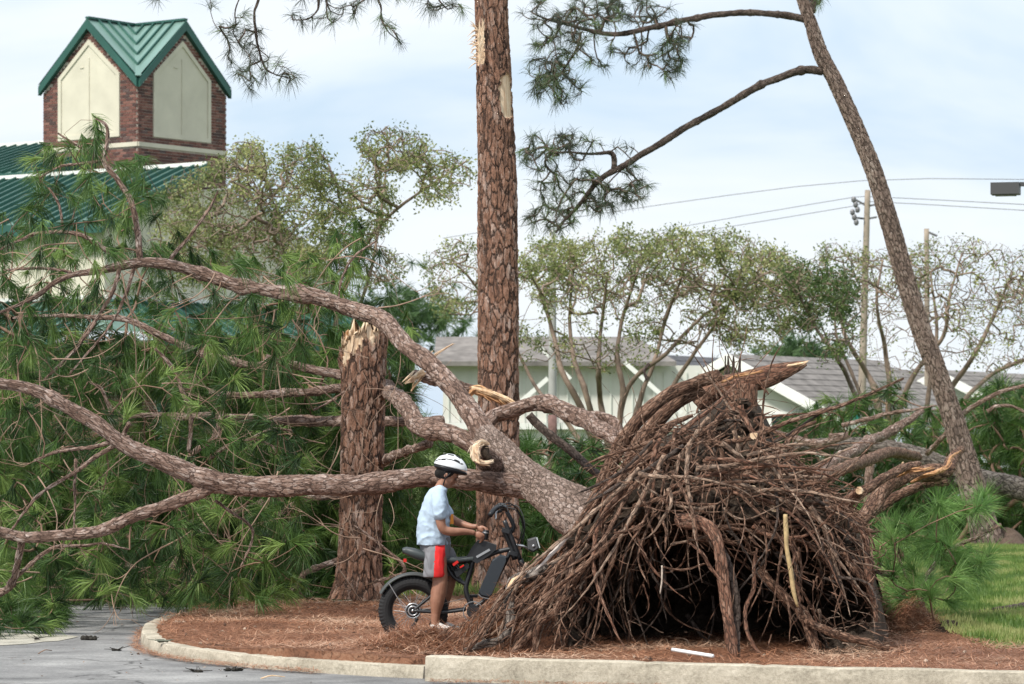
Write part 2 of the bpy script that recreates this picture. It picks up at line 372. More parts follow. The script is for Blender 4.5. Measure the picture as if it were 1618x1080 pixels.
# pale concrete apron at the left edge
ac=Acc()
ap=[(-60,1023),(0,1020),(40,1018),(70,1014),(92,1013),(112,1009),(125,1006),(110,1004),(84,1004),(60,1002),(30,1001),(-60,1000)]
pp=[P(x,y,GY(y)) for x,y in ap]; pp=[(p[0],p[1],.004) for p in pp]; c=np.mean(pp,0)
ac.add(pp+[tuple(c)],T=[(len(pp),(i+1)%len(pp),i) for i in range(len(pp))]); ac.T[-1]=ac.T[-1][:,::-1]
tag(ac.build('concrete_apron',M['apron']),kind='structure')
# kerbs ---------------------------------------------------------------------
def kerb(name, line, wd, h0, h1, label, rough=.004, nrm=None, bevel=.03):
    """stones along a foot line; profile with rounded top"""
    ac=Acc(); pts=catmull(np.array([[*p,1.] for p in line]),.06)[:,:3]; n=len(pts)
    T=np.gradient(pts,axis=0); T/=np.linalg.norm(T,axis=1)[:,None]; Nn=np.stack([-T[:,1],T[:,0],T[:,2]*0],-1)*(nrm or 1)
    hs=np.linspace(h0,h1,n)
    pf=[(0,-.05),(0.004,.0),(.008,.55),(.012,.80),(bevel*.5,.95),(bevel,1.0),(wd*.5,1.0),(wd-bevel,1.0),(wd-bevel*.3,.92),(wd,.75),(wd,-.05)]
    V=[];k=len(pf)
    for i in range(n):
        ch=mnoise.noise(Vector(pts[i]*9)); ch2=mnoise.noise(Vector(pts[i]*2.2))
        for q,(a,b) in enumerate(pf):
            nn=mnoise.noise(Vector((pts[i][0]*14+q*3,pts[i][1]*14,q*1.7)))*rough
            z=b*hs[i]+ (max(0,ch-.25)*-.03 if 3<=q<=8 else 0)+ (ch2*.006 if q>1 else 0)
            V.append(pts[i]+Nn[i]*(a+nn)+np.array([0,0,z+nn*.5]))
    i=np.arange(n-1)[:,None]*k; j=np.arange(k-1)[None]
    Q=np.stack([i+j,i+k+j,i+k+j+1,i+j+1],-1).reshape(-1,4)
    T0=[(0,q,q+1) for q in range(1,k-1)]+[((n-1)*k,(n-1)*k+q+1,(n-1)*k+q) for q in range(1,k-1)]
    ac.add(V,T0,Q); o=ac.build(name,M['kerb'],smooth=False); tag(o,label,'kerb'); return o
k1=kerb('curved_kerb',[(p[0],p[1],0) for p in nose3],.15,.085,.11,'low rounded concrete kerb curving round the nose of the straw covered island',nrm=-1)
k1['label']='low rounded concrete kerb curving round the nose of the straw covered island'
fr=[P(671,1076,GY(1076)),P(1000,1085,GY(1085)),P(1330,1093,GY(1093)),P(1760,1103,GY(1103))]
kerb('straight_kerb',[(p[0],p[1],0) for p in fr],.17,.165,.15,'tall straight concrete kerb block in front of the torn up roots',nrm=1)

# pine straw lying on the bed (stuff)
def scatter_blades(acc,xy,hf,length,width,up=.12,lean=None,tint=None,stand=False):
    n=len(xy); z=np.array([hf(a,b) for a,b in xy]); p=np.column_stack([xy,z+.006+rng.random(n)*up*.25])
    a=rng.random(n)*6.28; L_=length*(.5+rng.random(n))
    if stand: d=np.column_stack([np.cos(a)*.35,np.sin(a)*.35,np.ones(n)])
    else: d=np.column_stack([np.cos(a),np.sin(a)*.8,(rng.random(n)-.3)*up*4])
    d/=np.linalg.norm(d,axis=1)[:,None]
    s=np.column_stack([np.cos(a+1.57),np.sin(a+1.57),rng.random(n)*.6-.3])
    if stand: s=np.column_stack([np.ones(n),rng.random(n)-.5,np.zeros(n)])
    W=width
    V=np.stack([p-s*W,p+s*W,p+d*L_[:,None]],1).reshape(-1,3)
    T=np.arange(3*n).reshape(-1,3); tt=rng.random(n) if tint is None else tint
    acc.add(V,T,tint=np.repeat(tt,3))
def scat_poly(poly,n,bias=None):
    poly=np.array(poly); lo=poly.min(0); hi=poly.max(0); out=[]
    while sum(len(o) for o in out)<n:
        q=lo+rng.random((n*2,2))*(hi-lo); out.append(q[pip(q[:,0],q[:,1],poly)])
    return np.concatenate(out)[:n]
ac=Acc(); xy=scat_poly([p for p in isl_poly if p[0]<6][:],52000)
tn=np.array([mnoise.noise(Vector((a*1.1,b*1.1,9)))*.9+.5 for a,b in xy])+rng.random(len(xy))*.5-.25
scatter_blades(ac,xy,gh,.10,.0032,.12,tint=np.clip(tn,0,1)); 
o=ac.build('pine_straw',M['straw']); tag(o,'layer of fallen rust brown pine needles on the island','pine straw',kind='stuff')
# chips, cones and short sticks among the straw
ac=Acc(); qq=scat_poly([p for p in isl_poly if p[0]<6],420)
for (a,b) in qq:
    z=gh(a,b)+.012; r_=random.choice((.004,.006,.009,.014)); t_=random.random()*3.14; l_=random.uniform(.02,.10) if r_<.008 else random.uniform(.015,.04)
    tube(ac,[[a,b,z,r_*.6],[a+l_*.5*math.cos(t_),b+l_*.5*math.sin(t_),z+.008,r_],[a+l_*math.cos(t_),b+l_*math.sin(t_),z,r_*.5]],5,.05,.3,tint=random.random())
o=ac.build('bark_chips',M['chips']); tag(o,'bark chips, cones and short sticks strewn over the straw','litter',kind='stuff')
# fallen leaves and grit on the asphalt
ac=Acc(); n_=900; xr=rng.uniform(-5.5,3.2,n_); yr=rng.uniform(20.6,29.5,n_)
k_=~pip(xr,yr,[(p[0],p[1]) for p in isl_poly]); xr=xr[k_]; yr=yr[k_]
d_=rng.normal(size=(len(xr),3))*[1,1,.25]; d_/=np.linalg.norm(d_,axis=1)[:,None]; s_=np.cross(d_,rng.normal(size=d_.shape)*[.2,.2,1]); s_/=np.linalg.norm(s_,axis=1)[:,None]
sz_=(.008+.03*rng.random(len(xr))**3)[:,None]; p_=np.column_stack([xr,yr,np.full(len(xr),.008)])
ac.add(np.stack([p_,p_+d_*sz_*.5+s_*sz_*.3,p_+d_*sz_,p_+d_*sz_*.5-s_*sz_*.3],1).reshape(-1,3),Q=np.arange(4*len(xr)).reshape(-1,4),tint=np.repeat(rng.random(len(xr)),4))
o=ac.build('road_litter',M['chips']); tag(o,'specks of bark, leaf and grit scattered on the asphalt','litter',kind='stuff')
# straw washed against the outside of the kerb
ac=Acc(); pts=[]
for (x,y) in [(x,y) for x,y in nose if 225<=x<=560]:
    p=P(x,y,GY(y)); pts.append(p)
pts=np.array(pts); i=rng.integers(0,len(pts)-1,2600); f=rng.random((2600,1)); xy=(pts[i]*(1-f)+pts[i+1]*f)[:,:2]
xy=xy+np.column_stack([-.03-rng.random(2600)*.05,-.02-np.abs(rng.normal(0,.07,2600))])
scatter_blades(ac,xy,lambda a,b:.002,.07,.003,.10,tint=.2+.6*rng.random(2600))
p0=P(680,1078,GY(1078)); q=np.column_stack([p0[0]+rng.random(2000)*4.5, p0[1]-.03-np.abs(rng.normal(0,.04,2000))-rng.random(2000)*0]); q[:,1]-= (q[:,0]-p0[0])*.30
scatter_blades(ac,q,lambda a,b:.002,.06,.003,.08,tint=.1+.5*rng.random(2000))
o=ac.build('pine_straw',M['straw']); tag(o,'thin drift of brown needles washed along the gutter below the kerb','pine straw',kind='stuff')
# grass blades on the lawn in view
ac=Acc(); lp=[P(x,y,GY(y,.12))[:2] for x,y in [(1395,958),(1440,983),(1500,1006),(1560,1020),(1640,1034),(1640,860),(1400,860)]]
xy=scat_poly(lp,60000)
tn=np.array([mnoise.noise(Vector((a*1.5,b*.8,3)))*1.7+mnoise.noise(Vector((a*5,b*2.5,6)))*.9+.45 for a,b in xy])+rng.random(len(xy))*.5-.25
scatter_blades(ac,xy,lambda x,y: gh(x,y)+.03,.045,.004,.1,stand=True,tint=np.clip(tn,0,1))
xy=scat_poly([P(x,y,GY(y,.1))[:2] for x,y in [(560,945),(900,945),(900,905),(560,905)]],14000)
scatter_blades(ac,xy,gh,.07,.005,.1,stand=True,tint=rng.random(14000))
o=ac.build('grass',M['grassm']); tag(o,'short sunlit grass with yellow patches growing on the lawn','grass',kind='stuff')

# ------------------------------------------------------------------ building on the left
M['metal_green']=simple('green_roof_metal',(.030,.105,.085),.42,.5,.25,noise_amt=.15,nscale=1.5)
M['metal_green_l']=simple('green_roof_pan_skylit',(.19,.31,.27),.30,.5,.35,noise_amt=.12,nscale=1)  # roof green lightened: part of the sky's reflection sits in the base colour
M['cream']=simple('cream_stucco',(.58,.55,.45),.9,.2,noise_amt=.08,nscale=2,bmp=.15,bscale=120)
M['white']=simple('white_trim',(.75,.75,.72),.6,noise_amt=.06,nscale=2)
M['mortar']=simple('mortar',(.50,.44,.39),.95,noise_amt=.2,nscale=20)
M['glassd']=simple('dark_window_glass',(.02,.028,.03),.08,.6)
M['winframe']=simple('green_window_frame',(.16,.30,.27),.5)
def brickm(name,rand):
    m,t,b,o=mat(name)
    if rand: f=t.nodes.new('ShaderNodeObjectInfo').outputs['Random']
    else: f=attr(t,'tint','Fac')
    c=ramp(t,f,[(0,(.060,.036,.034)),(.3,(.115,.050,.042)),(.65,(.17,.072,.056)),(.9,(.22,.11,.088)),(1,(.08,.06,.06))])
    n=noise_(t,objco(t),30,4); c=mix(t,c,(.5,.5,.5),math_(t,'MULTIPLY',n,.0)); t.links.new(c,b.inputs['Base Color']); b.inputs['Roughness'].default_value=.9
    return m
M['brick_o']=brickm('red_brick',True); M['brick_s']=brickm('red_brick_far',False)
BW,BH=.194,.056; CW,CH=.2032,.0677
brick_mesh=[None]
def brick_wall(parent,O,d,nrm,W,z0,z1,mask,maxobj=0,proud=.012,holder=None):
    """brick geometry on a wall plane through O (xy) along d, outward nrm"""
    d=np.array([d[0],d[1],0.]); nr=np.array([nrm[0],nrm[1],0.]); s=Acc(); cnt=0
    if brick_mesh[0] is None or maxobj:
        tmp=Acc(); box(tmp,(0,0,0),BW/2,.02,BH/2,ax=(d,nr,(0,0,1))); to=tmp.build('brick',M['brick_o'],parent); bm=to.data; bpy.data.objects.remove(to)
        bmv=np.zeros(24); bm.vertices.foreach_get('co',bmv); bmv+=np.tile(np.array(parent_origin(parent)),8); bm.vertices.foreach_set('co',bmv)
    rows=int((z1-z0)/CH)
    po=np.array(parent_origin(parent))
    for r in range(rows):
        z=z0+(r+.5)*CH; off=(r%2)*CW/2
        for k in range(-1,int(W/CW)+2):
            u=k*CW+off+CW/2; a,b=u-BW/2,u+BW/2; a=max(a,0.0); b=min(b,W)
            if b-a<.05: continue
            um=(a+b)/2
            mk=mask(um,z)
            if not mk: continue
            if mk is not True:
                a=max(a,mk[0]); b=min(b,mk[1]); um=(a+b)/2
                if b-a<.03: continue
            jit=random.uniform(-.002,.003)
            c=np.array([O[0],O[1],0.])+d*um+nr*(proud-.02+jit)+np.array([0,0,z])
            if cnt<maxobj and abs((b-a)-BW)<1e-6:
                ob=bpy.data.objects.new('brick',bm); COL.objects.link(ob); ob.parent=parent; ob.location=Vector(c-po); cnt+=1
            else: box(s,c,(b-a)/2,.02,BH/2,ax=(d,nr,(0,0,1)),tint=random.random())
    if s.n: s.build('brickwork',M['brick_s'],parent,kind='stuff')
AR=R(36.5)
uu=np.array([math.cos(AR),-math.sin(AR),0.]); vv=np.array([math.sin(AR),math.cos(AR),0.])   # uu: right and near, vv: right and away
Zv=np.array([0,0,1.])
bld=empty('church_building',(P(150,346,65.6)[0],65.6,0),'brick and cream building with green standing seam roofs behind the fallen branches','building')
# --- tower
Wt=3.0; C0=np.array([(218-CX)*72/F,72.,0.])
EZ,AZ_=9.72,11.10
twr=Acc()
# core walls (mortar face), gable shaped, four sides
def gable_face(O,d):
    return [O+Zv*6.8,O+d*Wt+Zv*6.8,O+d*Wt+Zv*EZ,O+d*Wt/2+Zv*AZ_,O+Zv*EZ]
cA=C0; cL=C0-uu*Wt; cR=C0+vv*Wt; cB=cL+vv*Wt
twr=Acc()
for O,d,n in ((cL,uu,-vv),(cA,vv,uu),(cR,-uu,vv),(cB,-vv,-uu)):
    p=gable_face(O,d); prism(twr,p,-np.array(n)*.12)
tw=twr.build('tower',M['mortar'],bld)
def tmask(u,z):
    # gable outline and panel opening
    top=EZ+(AZ_-EZ)*(1-abs(u-Wt/2)/(Wt/2))
    if z+CH/2>top: return False
    a,b=.16*Wt,.82*Wt; mid=(a+b)/2
    if z>8.56 and z<10.02:
        if u>a-BW/2 and u<b+BW/2:
            if u<mid: return (0,a) if u-BW/2<a else False
            return (b,99) if u+BW/2>b else False
    if z>=10.02:
        w_=(b-a)/2*(1-(z-10.02)/(10.86-10.02)) 
        if w_>0 and abs(u-mid)<w_+BW/2:
            if u<mid: return (0,mid-w_) if u-BW/2<mid-w_ else False
            return (mid+w_,99) if u+BW/2>mid+w_ else False
    if 8.30<z<8.44: return False
    return True
brick_wall(bld,cL,uu,-vv,Wt,7.2,11.2,tmask,150)
brick_wall(bld,cA,vv,uu,Wt,7.2,11.2,tmask,150)
for O,d,n in ((cL,uu,-vv),(cA,vv,uu)):
    a,b=.165*Wt,.815*Wt; m_=(a+b)/2
    def pen(i,off): 
        return [O+d*(a+i)+Zv*(8.57+i)+n*off,O+d*(b-i)+Zv*(8.57+i)+n*off,O+d*(b-i)+Zv*(10.02-i*.4)+n*off,O+d*m_+Zv*(10.86-i*1.3)+n*off,O+d*(a+i)+Zv*(10.02-i*.4)+n*off]
    # frame ring and recessed panel
    fa=Acc(); o1=pen(0,.035); i1=pen(.10,.035); o0=pen(0,-.03); i0=pen(.10,-.03)
    V=np.array(o1+i1+o0+i0); Q=[]
    for k in range(5):
        k2=(k+1)%5; Q+=[(k,k2,5+k2,5+k),(k,10+k,10+k2,k2),(5+k,5+k2,15+k2,15+k)]
    fa.add(V,Q=Q); fa.build('panel_frame',M['cream'],bld)
    pa=Acc(); prism(pa,[q for q in pen(.10,-.02)],n*.028); pn=pa.build('blind_panel',M['cream'],bld)
    sa=Acc(); box(sa,O+d*m_+Zv*9.55+n*.014,.018,.012,.88,ax=(d,n,Zv)); 
    for rr in (9.15,9.75,10.2): pass
    box(sa,O+d*(m_-.22)+Zv*10.22+n*.014,.06,.01,.012,ax=(d,n,Zv))
    sa.build('seam_strip',M['cream'],pn)
    # sill band below brick
    sb=Acc(); box(sb,O+d*Wt/2+Zv*8.37+n*.012,Wt/2+.012,.03,.05,ax=(d,n,Zv)); sb.build('stone_band',M['cream'],bld)
# roof of the tower: cross gables
RT=.20; ov=.10
cen=C0-uu*Wt/2+vv*Wt/2
rf=Acc()
RZ=AZ_+RT
def fascia(O,d,n,name='rake_fascia'):
    fa=Acc()
    for s_ in (0,1):
        e0=O+d*(-.06 if s_==0 else Wt+.06)+Zv*(EZ-.06-.0); ap_=O+d*Wt/2+Zv*AZ_
        pts=[e0,ap_,ap_+Zv*RT*1.15,e0+Zv*RT*1.0]
        prism(fa,[p+n*(.02+.0015*s_) for p in pts],n*.10)
    fa.build(name,M['metal_green'],bld)
for O,d,n in ((cL,uu,-vv),(cA,vv,uu),(cR,-uu,vv),(cB,-vv,-uu)): fascia(O,d,n)
zr=RZ+.03
corners=[cA,cR,cB,cL]; 
mids=[(cA+cR)/2+uu*ov,(cR+cB)/2+vv*ov,(cB+cL)/2-uu*ov,(cL+cA)/2-vv*ov]
ro=Acc()
for k in range(4):
    cor=corners[k]; m1=mids[k]; m0=mids[k-1]
    out_=unit(cor-cen)*ov*1.4
    ct=cor+out_+Zv*(EZ+RT-.03)
    V=[ct, m1+Zv*zr, cen+Zv*zr, m0+Zv*zr]
    ro.add(V,T=[(0,1,2),(0,2,3)])
trf=ro.build('tower_roof',M['metal_green_l'],bld)
ct=cA+unit(cA-cen)*ov*1.4+Zv*(EZ+RT-.03); ctr=cen+Zv*zr
def bar(acc,a,b,w,h,up=Zv):
    a=np.asarray(a,float); b=np.asarray(b,float); d=unit(b-a); s=unit(np.cross(d,up)); u2=np.cross(s,d)
    box(acc,(a+b)/2+u2*h/2,np.linalg.norm(b-a)/2,w/2,h/2,ax=(d,s,u2))
for m0 in (mids[0]+Zv*zr,mids[3]+Zv*zr):
    for k in range(1,5):
        f=k/5.0; a=m0*(1-f)+ctr*f; b=ct*(1-f)+ctr*f
        s=Acc(); bar(s,a+Zv*.004,b+Zv*.004,.035,.05); s.build('standing_seam',M['metal_green'],bld)
    s=Acc(); bar(s,m0,ctr,.12,.05); s.build('ridge_cap',M['metal_green'],bld)
s=Acc(); bar(s,ct,ctr,.14,.03); s.build('valley_flashing',M['metal_green_l'],bld)
# --- lower roofs
def seam_roof(TR,TL,down,n,name,spacing=.42):
    """roof plane: ridge TL-TR, falling by vector down; n = outward up normal"""
    a=Acc(); nn=unit(np.cross(TR-TL,down)); nn=nn if nn[2]>0 else -nn
    prism(a,[TL,TR,TR+down,TL+down],-nn*.08); a.build(name,M['metal_green_l'],bld)
    Lr=np.linalg.norm(TR-TL); k=int(Lr/spacing); e=(TR-TL)/Lr
    first=None
    for i in range(k+1):
        p=TL+e*(Lr-i*spacing)
        s=Acc(); bar(s,p+nn*.003,p+down*1.0+nn*.003,.05,.075,up=nn)
        # taller snap rib reads as a dark line
        s.build('standing_seam',M['metal_green'],bld)
    s=Acc(); box(s,(TL+TR)/2+down-Zv*.12,Lr/2,.03,.13,ax=(e,unit(np.cross(e,Zv)),Zv)); s.build('eave_fascia',M['metal_green'],bld)
    s=Acc(); box(s,(TL+TR)/2+nn*.06,Lr/2,.06,.04,ax=(e,unit(np.cross(e,Zv)),Zv)); s.build('ridge_flashing',M['white'],bld)
    s=Acc()
    prism(s,[TR+nn*.05,TR+down+nn*.05,TR+down-Zv*.2,TR-Zv*.2],uu*.05 if abs(np.dot(unit(down[:2]),-vv[:2]))>.7 else vv*.05); s.build('rake_fascia',M['metal_green'],bld)
TR1=P(252,214,74.5); seam_roof(TR1,TR1-uu*15,-vv*3.4-Zv*1.05,None,'upper_roof',.36)
TR2=P(330,262,68); dn2=-vv*3.3-Zv*1.35
seam_roof(TR2,TR2-uu*15,dn2,None,'main_roof',.36)
# cream walls
cw=TR2+dn2+uu*(-.25)+vv*.35; cwx=np.array([cw[0],cw[1],0.])
wl=Acc()
prism(wl,[cwx+Zv*4.1,cwx+vv*7.4+Zv*4.1,cwx+vv*7.4+Zv*5.75,cwx+vv*3.7+Zv*7.1,cwx+vv*2.6+Zv*6.95,cwx+Zv*6.0],-uu*.2)
wl.build('cream_wall',M['cream'],bld)
wl=Acc(); prism(wl,[cwx-uu*.2+Zv*4.1,cwx-uu*16+Zv*4.1,cwx-uu*16+Zv*5.95,cwx-uu*.2+Zv*5.95],vv*.2); wl.build('cream_wall',M['cream'],bld)
# skirt roof round the cream wall
TRs=cwx+vv*8.2+Zv*4.55; TLs=cwx+Zv*4.55
seam_roof(TRs,TLs,uu*1.5-Zv*.72,None,'lower_roof',.34)
seam_roof(cwx-uu*.02+Zv*4.55,cwx-uu*16+Zv*4.55,-vv*1.5-Zv*.72,None,'lower_roof',.34)
a=Acc(); a.add([cwx+Zv*4.56,cwx+uu*1.5-Zv*0+Zv*3.84,cwx+uu*1.5-vv*1.5+Zv*3.83,cwx-vv*1.5+Zv*3.84],Q=[(0,1,2,3)]); a.build('roof_hip',M['metal_green_l'],bld)
s=Acc(); box(s,cwx+vv*4.1+uu*.75+Zv*3.66,4.2,.72,.02,ax=(vv,uu,Zv)); s.build('soffit',M['white'],bld)
# brick walls under the eaves
bo=cwx+uu*.9-vv*.9
wl=Acc(); prism(wl,[bo,bo+vv*9.0,bo+vv*9.0+Zv*3.64,bo+Zv*3.64],-uu*.2); wl.build('brick_wall_core',M['mortar'],bld)
wl=Acc(); prism(wl,[bo-uu*.2,bo-uu*17,bo-uu*17+Zv*3.64,bo-uu*.2+Zv*3.64],vv*.2); wl.build('brick_wall_core',M['mortar'],bld)
wins=[(2.0,.9),(4.8,1.5),(7.2,1.5)]
def wmask(u,z):
    for c_,w_ in wins:
        if .9<z<3.0 and abs(u-c_)<w_/2+.1: return False
    return True
brick_wall(bld,bo,vv,uu,9.0,0.1,3.62,wmask,0)
brick_wall(bld,bo-uu*14,uu,-vv,14,0.1,3.62,lambda u,z:True,0)
for c_,w_ in wins:
    f=Acc(); cc=bo+vv*c_+Zv*1.95+uu*.02
    for sx in (-1,0,1): box(f,cc+vv*sx*(w_/2),.05,.06,1.05,ax=(vv,uu,Zv))
    for sz in (-1,.2,1): box(f,cc+Zv*sz*1.02+uu*.003,w_/2,.05,.045,ax=(vv,uu,Zv))
    wf=f.build('window',M['winframe'],bld)
    g=Acc(); box(g,cc-uu*.0,w_/2,.02,1.0,ax=(vv,uu,Zv)); g.build('pane',M['glassd'],wf)

# ------------------------------------------------------------------ houses behind on the right
M['shingle']=simple('grey_shingles',(.19,.175,.165),.95,noise_amt=.35,nscale=3,bmp=.4,bscale=30)
M['shingle_dark']=simple('slate_shingles',(.10,.10,.108),.95,noise_amt=.25,nscale=3,bmp=.4,bscale=30)
M['siding']=simple('white_siding',(.62,.63,.58),.75,noise_amt=.07,nscale=1)
M['siding_blue']=simple('pale_siding',(.62,.61,.57),.75,noise_amt=.05,nscale=1)
def house(px,py,Y,rot,half,run,depth,roofm,wallm,label,pitch=.5,fw=.28):
    """apex of the near gable at px,py; gable end faces left and front"""
    A=P(px,py,Y); a=R(rot)
    g=np.array([math.cos(a),-math.sin(a),0.])      # along gable end, to the right
    k=np.array([math.sin(a),math.cos(a),0.])       # ridge direction, away
    ho=empty('house',(A[0],A[1],0),label,'house'); he=A[2]-half*pitch
    w_=Acc(); base=np.array([A[0],A[1],0.])
    prism(w_,[base-g*half*.94,base+g*half*.94,base+g*half*.94+Zv*(he+.02),base+Zv*(A[2]-.12),base-g*half*.94+Zv*(he+.02)],k*depth); w_.build('wall',wallm,ho)
    for s_ in (-1,1):
        r=Acc(); e=A+g*s_*half*1.06-Zv*half*1.06*pitch; nn=Zv
        prism(r,[A-k*.4,e-k*.4,e+k*(depth+.4),A+k*(depth+.4)],Zv*.12); ro_=r.build('roof',roofm,ho)
        # shingle courses as shallow steps
        st=Acc(); nc=int(half*1.06*math.hypot(1,pitch)/.35)
        for q in range(1,nc):
            f=q/nc; pa=A*(1-f)+e*f+Zv*.12
            box(st,pa+k*depth/2+Zv*.004,.03,(depth+.8)/2,.012,ax=(unit(e-A),k,unit(np.cross(unit(e-A),k))*1.0))
        st.build('shingle_course',roofm,ro_,kind='stuff')
        f_=Acc(); prism(f_,[A-k*.42-Zv*fw*.6,e-k*.42-Zv*fw*.6,e-k*.42+Zv*fw*.45,A-k*.42+Zv*fw*.45],-k*.05); f_.build('bargeboard',M['white'],ho)
        f_=Acc(); prism(f_,[e-k*.4-Zv*.2,e+k*(depth+.4)-Zv*.2,e+k*(depth+.4)+Zv*.1,e-k*.4+Zv*.1],g*s_*.04); f_.build('gutter',M['white'],ho)
    # siding laps
    st=Acc(); n=int(he/.22)
    for q in range(n): box(st,base+Zv*(.3+q*.22)-k*.012+g*0,half*.935,.014,.012,ax=(g,k,Zv))
    st.build('siding_lap',wallm,ho,kind='stuff')
    wa=Acc()
    for c_ in (-.45,.45):
        pass
    wn=Acc(); box(wn,base+g*half*.45+Zv*1.7-k*.03,.5,.04,.7,ax=(g,k,Zv)); wo=wn.build('window',M['white'],ho)
    wn=Acc(); box(wn,base+g*half*.45+Zv*1.7-k*.05,.42,.04,.62,ax=(g,k,Zv)); wn.build('pane',M['glassd'],wo)
    return ho
house(1046,566,100,28,3.9,0,7,M['shingle_dark'],M['siding'],'house with dark slate roof behind the many stemmed tree',.55)
house(1163,566,86,34,3.5,0,8,M['shingle'],M['siding_blue'],'house with grey shingle roof behind the broken log',.5)
house(1386,588,104,30,3.3,0,9,M['shingle'],M['siding'],'grey roofed house just left of the leaning pine',.55)
house(1490,590,100,30,3.4,0,8,M['shingle'],M['siding'],'low white gabled house partly behind the leaning pine trunk',.5)
# shed with trusses in front
sh=empty('metal_shed',(P(930,700,70)[0],70,0),'pale metal shed with grey roof edge behind the round pole','shed')
a=Acc(); p0=P(700,697,70); p1=P(1110,697,70)
hz=P(0,577,70)[2]
box(a,((p0[0]+p1[0])/2,72,hz/2),(p1[0]-p0[0])/2,2,hz/2); a.build('wall',M['siding_blue'],sh)
for i in range(24):
    x=p0[0]+(p1[0]-p0[0])*(i+.5)/24
    s=Acc(); box(s,(x,69.985,hz/2-.05),.018,.02,hz/2-.1); s.build('wall_rib',M['siding'],sh)
a=Acc(); rz=P(0,552,70)[2]; prism(a,[(p0[0]-.2,69.6,hz-.02),(p1[0]-.6,69.6,hz-.02),(p1[0]-1.4,72,rz+.25),(p0[0]-.2,72,rz+.25)],(0,0,.1)); a.build('roof',M['shingle'],sh)
a=Acc(); bar(a,P(985,575,69.55),P(1075,655,69.55),.04,.10); a.build('diagonal_brace',M['white'],sh)
a=Acc(); bar(a,P(850,548,69.5),P(900,600,69.5),.04,.07); a.build('diagonal_brace',M['white'],sh)
a=Acc(); bar(a,P(816,645,69.4),P(868,600,69.4),.06,.1); a.build('diagonal_brace',M['white'],sh)
a=Acc(); box(a,((p0[0]+p1[0])/2,69.9,P(0,673,69.9)[2]),(p1[0]-p0[0])/2,.05,.07); a.build('base_rail',M['white'],sh)

# ------------------------------------------------------------------ poles and wires
M['pole']=simple('weathered_pole',(.30,.25,.20),.9,noise_amt=.25,nscale=6,bmp=.4,bscale=40)
M['pole_grey']=simple('grey_pole',(.36,.36,.35),.6,noise_amt=.15,nscale=4)
M['rust']=simple('rusty_primer',(.17,.10,.09),.85,noise_amt=.4,nscale=9)
M['black']=simple('black_plastic',(.012,.013,.015),.45,.4)
M['wire']=simple('cable',(.12,.12,.125),.6)
M['insul']=simple('insulator',(.15,.15,.16),.4)
M['lampgrey']=simple('lamp_housing',(.075,.075,.078),.5)
def pole(name,xt,yt,xb,yb,Y,w0,w1,label,cat='utility pole'):
    A=P(xt,yt,Y); B=P(xb,yb,Y); B[2]=0
    e_=empty(name,B,label,cat); a=Acc(); tube(a,[[*A,w0*Y/F/2],[*((A+B)/2),(w0+w1)*Y/F/4],[*B,w1*Y/F/2]],14,.4); a.build('pole',M['pole'],e_,smooth=True); return e_
up=pole('utility_pole',1371,300,1357,697,85,9,15,'tall wooden utility pole with bracketed insulators behind the leaning pine')
for (y,x0) in ((325,1352),(345,1350)):
    a=Acc(); bar(a,P(1370,y+2,85),P(x0,y-(8 if y<340 else 0),85),.05,.05); a.build('bracket',M['wire'],up)
    a=Acc(); bar(a,P(1370,y+2,85),P(1386,y-1,85),.05,.05); a.build('bracket',M['wire'],up)
    for q in range(3):
        a=Acc(); ellipsoid(a,P(x0+(q-1)*3,y-10+q*8,84.8),(.07,.07,.09),nu=8,nv=6); a.build('insulator',M['insul'],up)
up2=pole('utility_pole',1464,361,1466,640,95,8,10,'shorter cut off wooden pole right of the leaning pine')
a=Acc(); bar(a,P(1466,368,95),P(1480,374,95),.06,.06); a.build('bracket',M['wire'],up2)
def cable(pts,Y,label,r=.009):
    a=Acc(); tube(a,[[*P(x,y,Yq),r] for (x,y),Yq in zip(pts,Y)],5,3.0); o=a.build('overhead_wire',M['wire']); tag(o,label,'wire','overhead wires')
cable([(700,376),(1045,323),(1364,285),(1700,284)],[92,88,85,78],'topmost overhead wire crossing behind the leaning pine')
cable([(900,390),(1110,352),(1350,311),(1371,310),(1700,327)],[93,90,85,85,78],'second overhead wire down meeting the pole bracket')
cable([(900,402),(1140,360),(1350,325),(1371,318),(1700,337)],[93,90,85,85,78],'lowest overhead wire below the pole bracket')
cp=empty('round_pole',(P(873,697,60)[0],60,0),'slim grey post with rusty lower part in front of the shed','post')
a=Acc(); A=P(873,362,60); tube(a,[[*A,.06],[*P(873,655,60),.085]],12,.4); a.build('pole',M['pole_grey'],cp,smooth=True)
a=Acc(); B=P(873,655,60); tube(a,[[*B,.088],[B[0],60,0,.09]],12,.4); a.build('pole_base',M['rust'],cp,smooth=True)
lp_=empty('street_lamp',(P(1662,297,46)[0],46,0),'dark grey box shaped street lamp head at the edge','street lamp')
a=Acc(); c=P(1589,298,46); box(a,c,.205,.16,.085,ax=((1,-.25,0),(.25,1,0),(0,0,1))); a.build('lamp_head',M['lampgrey'],lp_)
a=Acc(); box(a,c-np.array([0,0,.09]),.15,.11,.012,ax=((1,-.25,0),(.25,1,0),(0,0,1))); a.build('lens',M['insul'],lp_)
a=Acc(); bar(a,P(1611,294,46),P(1664,294,46),.07,.06); a.build('arm',M['lampgrey'],lp_)
a=Acc(); A=P(1662,290,46); tube(a,[[*A,.05],[A[0],46,0,.07]],12,.5); a.build('pole',M['lampgrey'],lp_,smooth=True)
